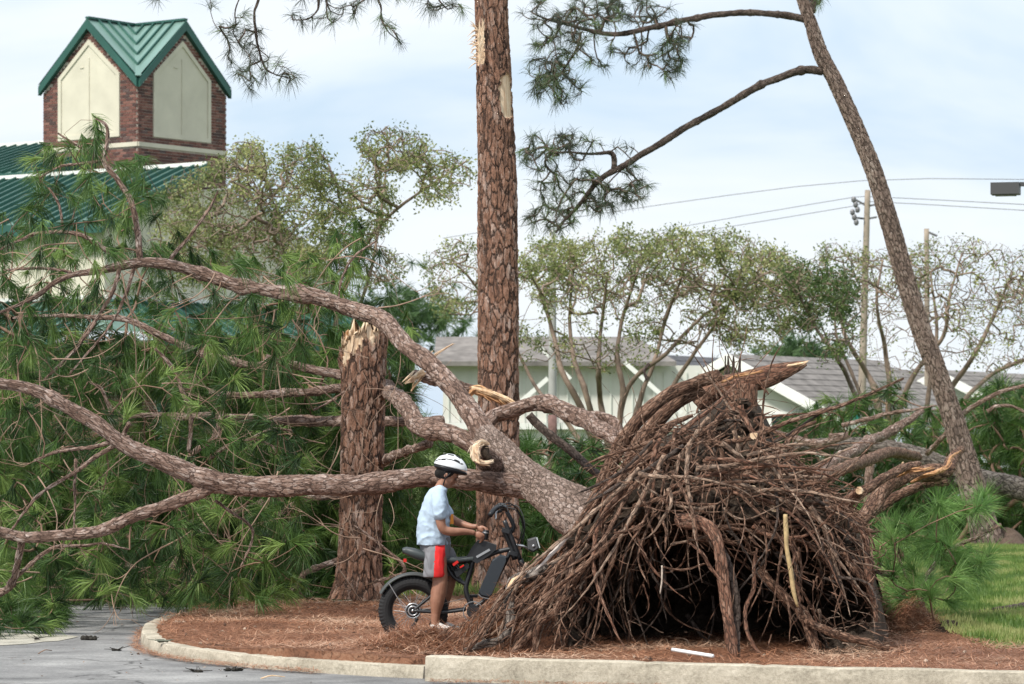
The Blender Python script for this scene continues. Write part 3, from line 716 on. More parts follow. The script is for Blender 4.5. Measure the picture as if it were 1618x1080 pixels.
# small distant things glimpsed between the branches
def small_car():
    Y=58; c=P(1440,697,Y); e_=empty('parked_van',(c[0],Y,0),'white parked van glimpsed between branches left of the leaning pine','van')
    a=Acc(); x=c[0]; prism(a,[(x-.9,Y,.45),(x+2.2,Y,.45),(x+2.2,Y,1.75),(x+.1,Y,1.95),(x-.25,Y,1.35),(x-.9,Y,1.15)],(0,1.8,0)); a.build('body',M['van'],e_)
    a=Acc(); prism(a,[(x+.0,Y-.012,1.35),(x+2.0,Y-.012,1.35),(x+2.0,Y-.012,1.65),(x+.2,Y-.012,1.8)],(0,.01,0)); a.build('side_window',M['glassd'],e_)
    for q in (-.4,1.6):
        a=Acc(); tube(a,[[x+q,Y-.03,.33,.33],[x+q,Y+.2,.33,.33]],20,.3); a.build('wheel',M['black'],e_)
M['van']=simple('white_car_paint',(.72,.76,.80),.3,.5,coat=.5)
small_car()
M['orange']=simple('orange_plastic',(.75,.16,.05),.5); M['teal']=simple('teal_sign',(.02,.24,.20),.5)
e_=empty('orange_marker',(P(1291,697,60)[0],60,0),'tiny bright orange marker board glimpsed between branches','marker')
a=Acc(); c=P(1291,662,60); prism(a,[c+np.array(q) for q in ((-.07,0,-.08),(.05,0,-.09),(.08,0,.03),(.03,0,.09),(-.06,0,.07))],(0,.02,0)); a.build('board',M['orange'],e_)
a=Acc(); bar(a,c-np.array([0,-.03,.08]),(c[0],60.03,0),.04,.04); a.build('post',M['pole_grey'],e_)
e_=empty('roadside_sign',(P(1345,697,62)[0],62,0),'teal and white sign board glimpsed between branches left of the pole','sign')
a=Acc(); c=P(1345,660,62); box(a,c,.16,.02,.11); a.build('board',M['teal'],e_); a=Acc(); box(a,c-np.array([0,.02,.09]),.13,.02,.035); a.build('stripe',M['white'],e_)
a=Acc(); bar(a,c-np.array([0,0,.1]),(c[0],62,0),.05,.05); a.build('post',M['pole_grey'],e_)

# ------------------------------------------------------------------ vegetation tools
def tufts(acc,pos,dr,K=40,Ln=.22,w=.0028,spread=1.0,droop=.35,tint=None,tlen=.10):
    pos=np.asarray(pos,float); dr=np.asarray(dr,float); n=len(pos)
    if n==0: return
    dr=dr/(np.linalg.norm(dr,axis=1)[:,None]+1e-9)
    a=rng.random((n,K))*6.283; sp=(.15+.85*rng.random((n,K))**.8)*spread
    h=np.tile([.31,.2,.93],(n,1)); u=np.cross(dr,h); u/=np.linalg.norm(u,axis=1)[:,None]+1e-9; v=np.cross(dr,u)
    d=dr[:,None,:]*np.cos(sp)[...,None]+(u[:,None,:]*np.cos(a)[...,None]+v[:,None,:]*np.sin(a)[...,None])*np.sin(sp)[...,None]
    b=pos[:,None,:]-dr[:,None,:]*(rng.random((n,K))*tlen)[...,None]
    l=Ln*(.65+.45*rng.random((n,K)))*(.8+.4*rng.random((n,1)))
    g=np.zeros((n,K,3)); g[...,2]=-droop*(.5+rng.random((n,K)))
    mid=b+(d+g*.15)*(l*.55)[...,None]; d2=d+g*1.0; d2/=np.linalg.norm(d2,axis=2)[...,None]
    tip=mid+d2*(l*.5)[...,None]
    s=np.cross(d,rng.normal(size=(n,K,3))); s/=np.linalg.norm(s,axis=2)[...,None]+1e-9
    V=np.stack([b-s*w*.5,b+s*w*.5,mid+s*w*.55,mid-s*w*.55,tip],2).reshape(-1,3)
    i=np.arange(n*K)*5
    T=np.concatenate([np.stack([i,i+1,i+2],-1),np.stack([i,i+2,i+3],-1),np.stack([i+3,i+2,i+4],-1)])
    tt=(rng.random(n) if tint is None else tint)[:,None]+(rng.random((n,K))-.5)*.35
    acc.add(V,T,tint=np.repeat(np.clip(tt,0,1).ravel(),5))
def leaves(acc,pos,sz=.035,tint=None,asp=.5):
    n=len(pos); d=rng.normal(size=(n,3)); d/=np.linalg.norm(d,axis=1)[:,None]; s=np.cross(d,rng.normal(size=(n,3))); s/=np.linalg.norm(s,axis=1)[:,None]
    L_=sz*(.6+.8*rng.random((n,1))); p=np.asarray(pos)
    V=np.stack([p,p+d*L_*.5+s*L_*asp*.5,p+d*L_,p+d*L_*.5-s*L_*asp*.5],1).reshape(-1,3)
    Q=np.arange(4*n).reshape(-1,4); tt=rng.random(n) if tint is None else tint
    acc.add(V,Q=Q,tint=np.repeat(np.clip(tt,0,1),4))
def grow(skel,targets,rt=.0025,expo=.42,curv=.25,sag=.0,wob=.05,pathw=.0,maxd=99,nsub=3):
    """attach every target to the nearest node of the growing branch system.
    returns list of polylines (k,4) and tip positions and directions"""
    sk=np.array([s[:3] for s in skel]); nS=len(sk); nT=len(targets)
    cap=nS+nT*nsub+5; Nd=np.zeros((cap,3)); Nd[:nS]=sk; par=-np.ones(cap,int); cost=np.zeros(cap); cnt=nS
    d0=np.array([np.min(np.sum((sk-t)**2,1)) for t in targets]); order=np.argsort(d0)
    dirn=np.zeros((cap,3)); segs=[]; tips=[];tdir=[]
    for oi in order:
        if d0[oi]>maxd**2: continue
        t=targets[oi]; dd=np.sqrt(np.sum((Nd[:cnt]-t)**2,1)); k=int(np.argmin(dd+pathw*cost[:cnt])); D=dd[k]
        if D<1e-4: continue
        a=Nd[k]; base=dirn[k] if np.any(dirn[k]) else rng.normal(size=3)*.3
        ctrl=(a+t)/2+base*D*curv+np.array([0,0,-sag*D])+rng.normal(size=3)*wob*D
        idx=[k]; prev=k
        for q in range(1,nsub+1):
            f=q/nsub; p=(1-f)**2*a+2*f*(1-f)*ctrl+f*f*t
            Nd[cnt]=p; par[cnt]=prev; cost[cnt]=cost[prev]+np.linalg.norm(p-Nd[prev]); dirn[cnt]=unit(p-Nd[prev]); idx.append(cnt); prev=cnt; cnt+=1
        segs.append(idx); tips.append(t); tdir.append(dirn[prev])
    wt=np.zeros(cap); 
    for idx in segs: wt[idx[-1]]+=1
    for i in range(cnt-1,nS-1,-1):
        if par[i]>=0: wt[par[i]]+=wt[i]
    rad=rt*np.maximum(wt,1)**expo
    lines=[]
    for idx in segs:
        p=Nd[idx]; r=rad[idx].copy(); r[0]=rad[idx[1]]*1.0
        lines.append(np.column_stack([p,r]))
    return lines,np.array(tips),np.array(tdir)
def lines_to(acc,lines,seg=4,**k):
    for l in lines: tube(acc,l,seg if l[0][3]<.012 else seg+3,9,cap=False,resample=False,**k)
def limb(parent,pts,matl,name='branch',seg=18,step=.03,lump=.12,label=None,skel=None,cap=True):
    """pts: (px,py,Y,width_px)"""
    q=np.array([[*P(a,b,Y),w_*Y/F/2*.93] for a,b,Y,w_ in pts]); ac=Acc()
    cc=catmull(q,step); ph=rng.random(3)*50
    if seg>=8:
        sc_=q[:,3].mean()
        off=np.array([mnoise.noise_vector(Vector((i*step/(sc_*7+.02)+ph[0],ph[1],ph[2]))) for i in range(len(cc))])
        fade=np.minimum(1,np.minimum(np.arange(len(cc)),np.arange(len(cc))[::-1])/8.)
        cc[:,:3]+=off*cc[:,3:4]*.42*fade[:,None]
        # knots and branch collars
        kn=np.array([max(0,mnoise.noise(Vector((i*step/(sc_*3.0+.02)+ph[1],ph[0],1)))-.28) for i in range(len(cc))]); cc[:,3]*=1+kn*.9
    c=tube(ac,cc,seg,step,lump,cap=cap,resample=False); o=ac.build(name,matl,parent,smooth=True)
    if label: o['label']=label
    if skel is not None: skel.extend([tuple(x[:3]) for x in catmull(q,.12)])
    return o
def cluster_tint(p,s=.8,k=.8): return np.array([mnoise.noise(Vector(x*s))*k for x in p])+.5+(rng.random(len(p))-.5)*.35

# ------------------------------------------------------------------ standing pines
def upright(name,pts,matl,label,seg=96,step=.018,patches=(),top=None,flare=.25,skel=None):
    """dense trunk with real bark relief; patches of bare wood"""
    q=np.array([[*P(a,b,Y),w_*Y/F/2] for a,b,Y,w_ in pts]); base=q[0,:3].copy()
    e_=empty(name,base,label,'tree')
    c=catmull(q,step); n=len(c)
    ac=Acc(); T=np.gradient(c[:,:3],axis=0); T/=np.linalg.norm(T,axis=1)[:,None]
    right=np.array([1.,0,0]); U=right-T*(T@right)[:,None]; U/=np.linalg.norm(U,axis=1)[:,None]; W=np.cross(T,U)
    W=np.where((W[:,1]>0)[:,None],-W,W)   # W points to the camera
    th=np.linspace(0,2*math.pi,seg,endpoint=False); s=np.concatenate([[0],np.cumsum(np.linalg.norm(np.diff(c[:,:3],axis=0),axis=1))])
    rr=c[:,3][:,None]*(1+.03*np.sin(3*th+1)[None]+.02*np.sin(s[:,None]*2.1+2*th[None])+.015*np.sin(s[:,None]*5+th[None]*3))
    z=(c[:,2]-c[0,2])[:,None]; rr=rr*(1+flare*np.exp(-np.maximum(z,0)/.22)*(1+.35*np.sin(5*th+.6)[None]))
    wood=np.zeros((n,seg))
    for (py0,py1,ang,half,jag) in patches:
        for i in range(n):
            py=HY-(c[i,2]-CAMH)*F/c[i,1]
            if py0-12<py<py1+12:
                f=(py-py0)/(py1-py0)
                e1=half*(1-abs(2*f-1)**5)*(1+.25*mnoise.noise(Vector((py*.13,jag,0)))+.15*mnoise.noise(Vector((py*.5,jag,2))))
                dth=(th-ang+math.pi)%(2*math.pi)-math.pi
                lo=-e1+.12*mnoise.noise(Vector((py*.2,3,jag))); hi=e1+.15*mnoise.noise(Vector((py*.25,8,jag)))
                m=(dth>lo)&(dth<hi)&(f>0+.05*mnoise.noise(Vector((jag,1,1))))&(f<1)
                wood[i]=np.maximum(wood[i],m)
    rr=rr-wood*.012
    V=c[:,None,:3]+rr[...,None]*(np.cos(th)[None,:,None]*U[:,None,:]+np.sin(th)[None,:,None]*W[:,None,:])
    if top is not None: V,wood=top(V,wood,c,th)
    Rm=c[:,3].mean(); B=np.stack([np.repeat(Rm*np.cos(th)[None],n,0),np.repeat(Rm*np.sin(th)[None],n,0),np.repeat(s[:,None]+len(name)+q[0,0]*3,seg,1)],-1)
    i=np.arange(n-1)[:,None]*seg; j=np.arange(seg)[None]; j2=(j+1)%seg
    Q=np.stack([i+j,i+seg+j,i+seg+j2,i+j2],-1).reshape(-1,4)
    VV=V.reshape(-1,3); BB=B.reshape(-1,3); WW=wood.ravel()
    # close the top with a slightly sunk cap
    cp_=V[-1].mean(0)-T[-1]*.03; VV=np.vstack([VV,cp_]); BB=np.vstack([BB,BB[-1]]); WW=np.append(WW,1.0)
    Tt=[(n*seg,(n-1)*seg+(a+1)%seg,(n-1)*seg+a) for a in range(seg)]
    ac.add(VV,Tt,Q,bark=BB,wood=WW); ac.build('trunk',matl,e_,smooth=True)
    if skel is not None: skel.extend([tuple(x[:3]) for x in c[::6]])
    return e_,c
# central tall pine
upright('pine_tree',[(787,931,31,72),(786,850,31,66),(786,700,31,66),(787,600,31,66),(786,450,31,64),(785,300,31,61),(781,150,31,57),(777,60,31,54),(775,-60,31,52),(774,-260,31,48)],M['bark_red'],
    'tall straight pine trunk with two pale torn bark patches',seg=110,step=.018,
    patches=[(38,106,math.pi*.80,.45,1.0),(118,190,.62,.58,5.0)])
# torn fibres on the upper left patch
cpine=[o for o in bpy.data.objects if o.name=='pine_tree'][0]
ac=Acc()
for q in range(26):
    py=44+random.random()*55; a=P(753+random.random()*3,py,30.86); d=np.array([-.05-random.random()*.05,-.02,random.uniform(-.06,.10)])
    tube(ac,[[*a,.006],[*(a+d*.5),.005],[*(a+d+np.array([0,0,-.02])),.001]],4,.03)
for q in range(30):
    py=42+random.random()*60; a=P(757+random.random()*7,py,30.80-.0); d=np.array([random.uniform(-.01,.02),-.012,random.uniform(.05,.12)])
    tube(ac,[[*a,.007],[*(a+d*.5),.006],[*(a+d),.001]],4,.03)
ac.build('splinters',M['wood_pale'],cpine)
# snapped stump
def jag_top(V,wood,c,th):
    n=len(c); seg=len(th)
    hgt=np.zeros(seg)
    for k,t in enumerate(th):
        # th=0 right, pi/2 towards camera, pi left ; left side lower, right higher
        x=math.cos(t); base=.13*(x)+.02
        n1=mnoise.noise(Vector((math.cos(t)*3,math.sin(t)*3,1)))*.10; n2=abs(mnoise.noise(Vector((math.cos(t)*11,math.sin(t)*11,5))))*.22
        hgt[k]=base+n1+n2
    z0=c[-1,2]-.17
    for i in range(n):
        lim=z0+hgt
        over=V[i,:,2]>lim
        V[i,over,2]=lim[over]-0.0
        bk=mnoise.noise
        # bark peels off below the break in tongues
        for k in range(seg):
            t=th[k]; tongue=.05+.16*max(0,mnoise.noise(Vector((math.cos(t)*5,math.sin(t)*5,9)))+.25)
            if math.cos(t)<-.2: tongue+=.10
            if V[i,k,2]>lim[k]-tongue: wood[i,k]=1
    # shrink the bare wood slightly
    cc=c[:,None,:3]; f=1-.045*wood[...,None]; Vn=cc+(V-cc)*f; Vn[...,2]=V[...,2]
    return Vn,wood
stump,sc_=upright('broken_pine_trunk',[(565,945,29.2,74),(566,900,29.2,66),(570,800,29.2,66),(572,700,29.2,68),(573,620,29.2,70),(575,560,29.2,73),(576,503,29.2,76)],M['bark_red'],
    'snapped off pine trunk with a splintered top left of the rider',seg=110,step=.016,top=jag_top)
for matl,n_,sd_ in ((M['wood_pale'],46,1.0),(M['wood_orange'],26,5.0)):
    ac=Acc()
    for q in range(n_):
        a_=random.random()*6.283; rr_=.19*math.sqrt(random.uniform(.15,1)); cxp=P(575,540,29.2)
        x=cxp[0]+rr_*math.cos(a_); y=29.2-rr_*math.sin(a_); cl_=mnoise.noise(Vector((x*9,y*9,sd_)))+.35
        h=.03+.10*(math.cos(a_)*.5+.6)+max(0,cl_)*.22*random.random(); z=P(0,545,29.2)[2]; r_=random.choice((.008,.012,.016,.026)); lx=random.gauss(0,.02)
        tube(ac,[[x,y,z-.10,r_],[x+lx*.3,y,z+h*.5,r_*.8],[x+lx,y+random.uniform(-.02,.02),z+h*.85,r_*.4],[x+lx*1.6,y,z+h,.001]],4,.04,.4)
    ac.build('splinters',matl,stump)
ac=Acc()
for q in range(7):
    a_=random.uniform(2.5,4.0); x=P(575,540,29.2)[0]+.20*math.cos(a_); y=29.2-.18*math.sin(a_)-.02; z=P(0,560,29.2)[2]+random.uniform(-.12,.02)
    tube(ac,[[x+.01,y,z-.14,.018],[x-.01,y,z,.022],[x-.035,y-.01,z+random.uniform(.05,.11),.008]],5,.05,.4)
ac.build('bark_tongues',M['bark_red'],stump)
# leaning pine on the right
lskel=[]
lean,lc=upright('leaning_pine_tree',[(1560,862,43,47),(1550,820,43,43),(1532,755,43,41),(1505,660,43,35),(1474,570,43,32),(1455,520,43,31),(1430,440,43,30),(1405,350,43,30),(1380,270,43,28),(1352,200,43,26),(1320,130,43,24),(1297,85,43,24),(1282,40,43,21),(1268,0,43,19),(1252,-50,43,18)],M['bark_lean'],
    'pine trunk leaning to the left over the root tangle',seg=72,step=.022,flare=.12)
lb=[]
for pts in ([(1300,112,43,15),(1270,110,43,14),(1235,120,43,13),(1190,140,43,13),(1140,170,43,12),(1090,198,43,12),(1045,225,43,12),(1000,252,43,11),(965,272,43,11),(940,292,43,9),(915,325,43,7),(890,350,43,5),(878,368,43,4)],
            [(1272,30,43,14),(1240,24,43,12),(1190,20,43,11),(1140,22,43,11),(1090,30,43,10),(1040,40,43,10),(1000,50,43,9),(960,53,43,8),(920,44,43,6),(870,32,43,4)],
            [(969,270,43,10),(971,250,43,10),(963,240,43,8),(935,243,43,5),(900,240,43,4),(880,241,43,3)],
            [(918,50,43,5),(912,75,43,5),(900,95,43,4),(880,125,43,3)],
            [(1284,20,43,10),(1288,-20,43,9),(1290,-60,43,7)]):
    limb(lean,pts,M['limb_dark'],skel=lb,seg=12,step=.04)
def blobs(lst,n,Y0,Y1):
    """lst of (px,py,rx,ry,weight): random points"""
    wts=np.array([l[4] for l in lst],float); wts/=wts.sum(); k=rng.choice(len(lst),n,p=wts); o=[]
    for i in k:
        px,py,rx,ry,_=lst[i]; a=rng.random()*6.283; r=math.sqrt(rng.random())
        o.append(P(px+rx*r*math.cos(a),py+ry*r*math.sin(a),Y0+(Y1-Y0)*rng.random()))
    return np.array(o)
tg=blobs([(850,20,26,30,1),(880,60,40,40,2),(880,130,45,35,2.2),(860,110,30,25,1),(930,20,60,25,2),(1000,15,60,22,2),(1010,85,25,28,.8),(1060,90,22,35,1.2),(1075,50,25,25,.8),(940,80,30,30,.9),(850,240,30,28,1),(900,232,35,22,1),(900,300,70,35,3),(1000,290,24,32,1.6),(870,345,40,22,1.5),(960,320,35,26,1.4),(985,235,12,10,.2),(940,225,10,10,.2),(1290,-5,14,12,.5)],560,42.2,43.9)
ln,tp,td=grow(lb,tg,rt=.007,expo=.33,curv=.35,sag=.06,wob=.10,pathw=.12)
ac=Acc(); lines_to(ac,ln,4); ac.build('twigs',M['twig_dark'],lean,smooth=True,kind='stuff')
ac=Acc(); td2=td+np.array([0,0,-.25]); tufts(ac,tp,td2,K=19,Ln=.20,w=.0058,spread=1.15,droop=.5,tint=np.clip(rng.random(len(tp))**2.2,0,1)); ac.build('foliage',M['needle_hang'],lean,kind='stuff')

# hanging branch at the top, belonging to a pine beyond the frame
hp=empty('overhanging_pine_tree',(P(560,0,33)[0],33,.1),'sparse pine boughs hanging into view along the top of the picture','tree')
hs=[]
for pts in ([(430,-160,33,9),(422,-60,33,7),(408,0,33,5.5),(402,20,33,5),(404,50,33,5),(408,75,33,4),(418,105,33,4),(432,116,33,3),(460,124,33,2)],
            [(395,-60,33,4),(385,-20,33,3),(372,15,33,2.5),(373,38,33,2)],[(500,-80,33,6),(503,0,33,4),(500,18,33,3),(485,30,33,3),(462,31,33,2)],
            [(560,-60,33,4),(598,0,33,3.5),(603,25,33,3),(612,48,33,2.5),(632,66,33,2)],[(680,-50,33,4),(676,5,33,2.5)],[(655,-60,33,4),(700,8,33,3),(716,12,33,2)],[(335,-60,33,3),(332,5,33,2)],[(520,-50,33,3),(516,20,33,2.5),(525,35,33,2)],[(235,-60,33,3),(243,-5,33,2)]):
    limb(hp,pts,M['limb_dark'],skel=hs,seg=8,step=.05,lump=.05)
tg=[(345,42),(360,62),(372,38),(358,82),(388,22),(395,60),(385,75),(412,48),(380,110),(400,140),(372,118),(450,118),(470,124),(445,132),(420,98),(395,92),(400,128),(462,27),(480,35),(500,28),(525,35),(518,20),(545,12),(560,10),(560,20),(602,30),(618,44),(632,66),(595,-4),(675,10),(680,12),(700,8),(715,10),(730,12),(333,8),(245,-2),(475,-2),(580,-5),(630,-8),(655,-6),(370,50),(390,50),(405,75),(366,98),(440,104),(510,-5),(415,118),(396,105),(378,66)]
tg=np.array([P(x+rng.normal()*3,y+rng.normal()*3,33+rng.normal()*.25) for x,y in tg for _ in range(2)])
ln,tp,td=grow(hs,tg,rt=.0045,expo=.4,curv=.3,sag=.0,wob=.12)
ac=Acc(); lines_to(ac,ln,5); ac.build('twigs',M['twig_dark'],hp,smooth=True,kind='stuff')
ac=Acc(); tufts(ac,tp,td+np.array([0,0,-.5]),K=24,Ln=.20,w=.0036,spread=.95,droop=.25,tint=np.clip(rng.random(len(tp))**2.5,0,1)); ac.build('foliage',M['needle_hang'],hp,kind='stuff')
# a trunk for it, outside the frame
ac=Acc(); tube(ac,[[*P(560,-900,34),.10],[*P(540,-300,34.5),.16],[-10.5,35.5,6,.2],[-10.8,35.5,0,.25]],20,.2,.05); ac.build('trunk',M['bark_red'],hp,smooth=True)

# ------------------------------------------------------------------ small leafed, many stemmed trees
def vase_tree(name,label,Y,stems,crown,n,leafn,leafm,barkm,leafsz=.06,th=.9,leafcl=6,group=None,wt=.0042,tintk=.0):
    b=P(*stems[0][0][:2],Y); e_=empty(name,(b[0],Y,0),label,'tree',group); sk=[]
    for st in stems:
        q=[(a,b_,Y+(st[0][0]-a)*.004*(1 if i else 0)+random.uniform(-.3,.3)*i*.4,w_) for i,(a,b_,w_) in enumerate(st)]
        limb(e_,q,barkm,name='stem',seg=8,step=.12,lump=.1,skel=sk)
    tg=blobs(crown,n,Y-th,Y+th)
    ln,tp,td=grow(sk,tg,rt=wt,expo=.40,curv=.16,sag=-.03,wob=.05,pathw=.30)
    ac=Acc(); lines_to(ac,ln,4); ac.build('twigs',barkm,e_,smooth=True,kind='stuff')
    ac=Acc(); pr=np.array([max(0.02,mnoise.noise(Vector(x*.9))+.28)**1.6*max(.08,mnoise.noise(Vector(x*2.6+np.array([3,1,2])))+.42) for x in tp]); pr/=pr.sum(); k=rng.choice(len(tp),leafn//leafcl,p=pr); fk=rng.random((len(k),1))*.28; cl=tp[k]-td[k]*fk+rng.normal(size=(len(k),3))*.03; 
    p=np.repeat(cl,leafcl,0)+rng.normal(size=(len(cl)*leafcl,3))*.055
    t=np.repeat(cluster_tint(cl,1.2,.7),leafcl)+rng.normal(size=len(p))*.12
    leaves(ac,p,leafsz,np.clip(t+tintk,0,1)); ac.build('foliage',leafm,e_,kind='stuff'); return e_
vase_tree('crape_myrtle_tree','wide many stemmed tree with olive leaves behind the root tangle',54,
  [[(950,860,16),(945,760,15),(925,660,12),(890,590,10),(872,520,7),(850,450,5)],
   [(955,860,16),(952,760,15),(940,680,12),(925,620,10),(905,560,8),(900,500,6),(905,430,4)],
   [(960,860,18),(962,760,16),(960,690,13),(950,640,10),(945,580,8),(950,520,6),(960,430,4)],
   [(965,860,16),(970,760,15),(975,690,12),(985,620,10),(975,560,8),(985,500,6),(1010,420,4)],
   [(970,860,16),(985,760,14),(1000,680,12),(1015,620,9),(1035,570,7),(1050,510,6),(1080,430,4)],
   [(975,860,16),(990,760,14),(1010,690,11),(1050,640,9),(1075,590,7),(1110,540,6),(1160,470,4)],
   [(965,860,16),(975,740,14),(980,660,10),(1000,600,8),(1050,560,7),(1110,500,5),(1200,440,4)],
   [(955,860,14),(935,740,12),(905,680,9),(870,640,7),(840,600,6),(800,520,5),(750,450,4)]],
  [(1000,420,130,60,3.4),(1110,415,110,58,4),(880,430,80,50,2.2),(1220,440,60,50,2.2),(1040,480,190,60,2.0),(1000,520,200,50,1.6),(1180,500,90,60,1.5),(725,440,60,65,1.6),(900,560,120,35,.6),(1260,480,50,50,1)],2900,32000,M['leaf'],M['crape'],.055,3.0,7)
vase_tree('crape_myrtle_tree','nearly bare many stemmed tree right of the leaning pine',58,
  [[(1390,860,14),(1392,720,14),(1388,640,12),(1370,590,9),(1340,540,7),(1320,480,5),(1290,430,3)],
   [(1395,860,14),(1400,700,13),(1405,620,10),(1400,560,8),(1385,480,5),(1395,410,3)],
   [(1400,860,14),(1408,700,12),(1440,600,9),(1490,530,7),(1500,470,5),(1520,400,3)],
   [(1470,860,14),(1475,700,12),(1500,620,10),(1540,560,8),(1570,500,6),(1600,430,3)],
   [(1480,860,14),(1490,720,12),(1520,640,9),(1570,590,7),(1640,560,5)],
   [(1465,860,12),(1460,700,10),(1470,600,8),(1480,520,6),(1470,430,3)]],
  [(1520,440,110,70,4),(1580,520,70,70,2),(1400,450,60,60,2),(1330,430,60,50,1.5),(1440,540,110,50,1.2),(1640,450,50,70,1.5)],2600,5200,M['leaf'],M['crape'],.06,3.0,3,wt=.0032)
vase_tree('crape_myrtle_tree','green leafed slender tree between the utility pole and the root tangle',51,
  [[(1385,860,10),(1390,720,9),(1345,610,8),(1320,560,7),(1290,520,5),(1265,470,4)],[(1390,860,9),(1385,700,8),(1350,600,6),(1320,520,4),(1330,460,3)]],
  [(1280,440,45,35,2),(1310,520,50,55,2),(1250,430,35,30,1),(1340,470,30,50,1)],480,6000,M['leaf_green'],M['crape'],.055,1.5,7)
vase_tree('crape_myrtle_tree','leafy grey stemmed tree in front of the church tower',48,
  [[(470,860,14),(472,700,13),(450,600,10),(420,520,8),(380,440,6),(330,350,4)],
   [(475,860,14),(480,690,12),(480,580,9),(470,490,7),(450,400,5),(430,310,3)],
   [(480,860,14),(490,690,12),(520,560,9),(545,450,7),(590,370,6),(640,320,5),(740,252,3)],
   [(485,860,12),(500,700,10),(540,560,8),(580,450,6),(600,350,5),(610,270,3)],
   [(478,860,12),(470,700,10),(430,580,8),(350,480,6),(280,400,4)]],
  [(350,320,110,70,3),(450,330,100,90,4),(300,390,80,60,2),(400,400,140,50,2.5),(620,235,55,38,2.4),(560,330,70,60,1.6),(700,280,45,45,1),(390,250,40,30,1),(480,260,40,40,1),(560,420,90,40,1.5)],2600,32000,M['leaf'],M['crape'],.052,2.6,7)
# far trees
def far_pine(px,py,Y,hw,hh,label,n=160):
    b=P(px,py,Y); e_=empty('distant_tree',(b[0],Y,0),label,'tree'); ac=Acc(); tube(ac,[[b[0],Y,0,.25],[b[0]+.2,Y,b[2]*.6,.18],[*b,.06]],8,1,.05); ac.build('trunk',M['twig_dark'],e_,smooth=True)
    q=rng.normal(size=(n,3))*[hw*Y/F*.5,1.2,hh*Y/F*.45]+b-np.array([0,0,hh*Y/F*.4])
    ac=Acc(); tufts(ac,q,rng.normal(size=(n,3))+[0,0,.3],K=26,Ln=.55,w=.03,spread=1.3,droop=.3,tint=np.clip(cluster_tint(q,.6,.7),0,1)); ac.build('foliage',M['needle_far'],e_,kind='stuff')
far_pine(1268,548,110,60,50,'distant pine crown above the grey shingle roof',150)
far_pine(640,480,125,90,60,'distant round tree beyond the green roof edge',240)
far_pine(1180,600,130,200,30,'distant low treetops beyond the houses',260)

# ------------------------------------------------------------------ the uprooted pine
up_=empty('uprooted_pine_tree',P(1060,1010,23.6)*[1,1,0],'huge uprooted pine with its root plate torn up beside the kerb','tree')
fs=[]
BP,BL=M['bark_pale'],M['limb']
# main bole
limb(up_,[(1035,890,25.3,104),(1000,872,25.2,104),(960,845,25.3,94),(905,808,25.6,80),(862,778,25.9,68),(820,746,26.1,60),(790,714,26.3,54),(768,690,26.5,46)],BP,'trunk',72,.02,.06)
A=limb(up_,[(800,728,26.35,46),(772,690,26.5,43),(742,648,26.7,36),(708,608,26.9,33),(676,572,27.1,31),(640,540,27.4,30),(605,510,27.7,31),(572,495,27.9,29),(540,483,28,27),(500,471,28,26),(455,463,28,24),(417,455,28,23),(367,447,28,21),(333,435,28,20),(283,423,28,19),(233,416,28,18),(190,419,28,15),(155,427,28,12),(113,434,28,10),(83,447,28,9),(57,467,28,7),(13,488,28,5),(-40,505,28,4)],BL,skel=fs,seg=32,step=.02)
Bm=limb(up_,[(830,768,26.0,44),(790,764,25.9,40),(750,756,25.8,36),(700,753,25.8,35),(650,758,25.8,35),(600,762,25.8,35),(540,765,25.8,36),(490,768,25.8,36),(440,769,25.8,36),(380,768,25.8,36),(335,763,25.8,35),(300,746,25.8,33),(253,724,25.8,31),(217,712,25.8,28),(188,698,25.8,27),(156,674,25.8,26),(115,650,25.8,24),(72,624,25.8,21),(36,611,25.8,20),(0,606,25.8,19),(-60,596,25.8,17)],BL,skel=fs,seg=32,step=.02)
limb(up_,[(345,762,25.8,24),(315,777,25.8,24),(290,788,25.8,22),(250,803,25.8,21),(200,822,25.8,21),(150,838,25.8,21),(100,847,25.8,20),(40,848,25.8,19),(0,840,25.8,17),(-60,828,25.8,15)],BL,skel=fs,seg=24,step=.02)
limb(up_,[(790,735,26.4,34),(760,712,26.5,30),(725,690,26.7,28),(690,680,26.9,31),(662,672,27.2,32),(645,650,27.6,31),(628,628,28.2,27),(600,608,30.3,22),(570,600,30.4,20),(540,594,30.4,18),(500,585,30.4,16),(468,577,30.4,14),(420,565,30.3,12)],BL,skel=fs,seg=24,step=.025)
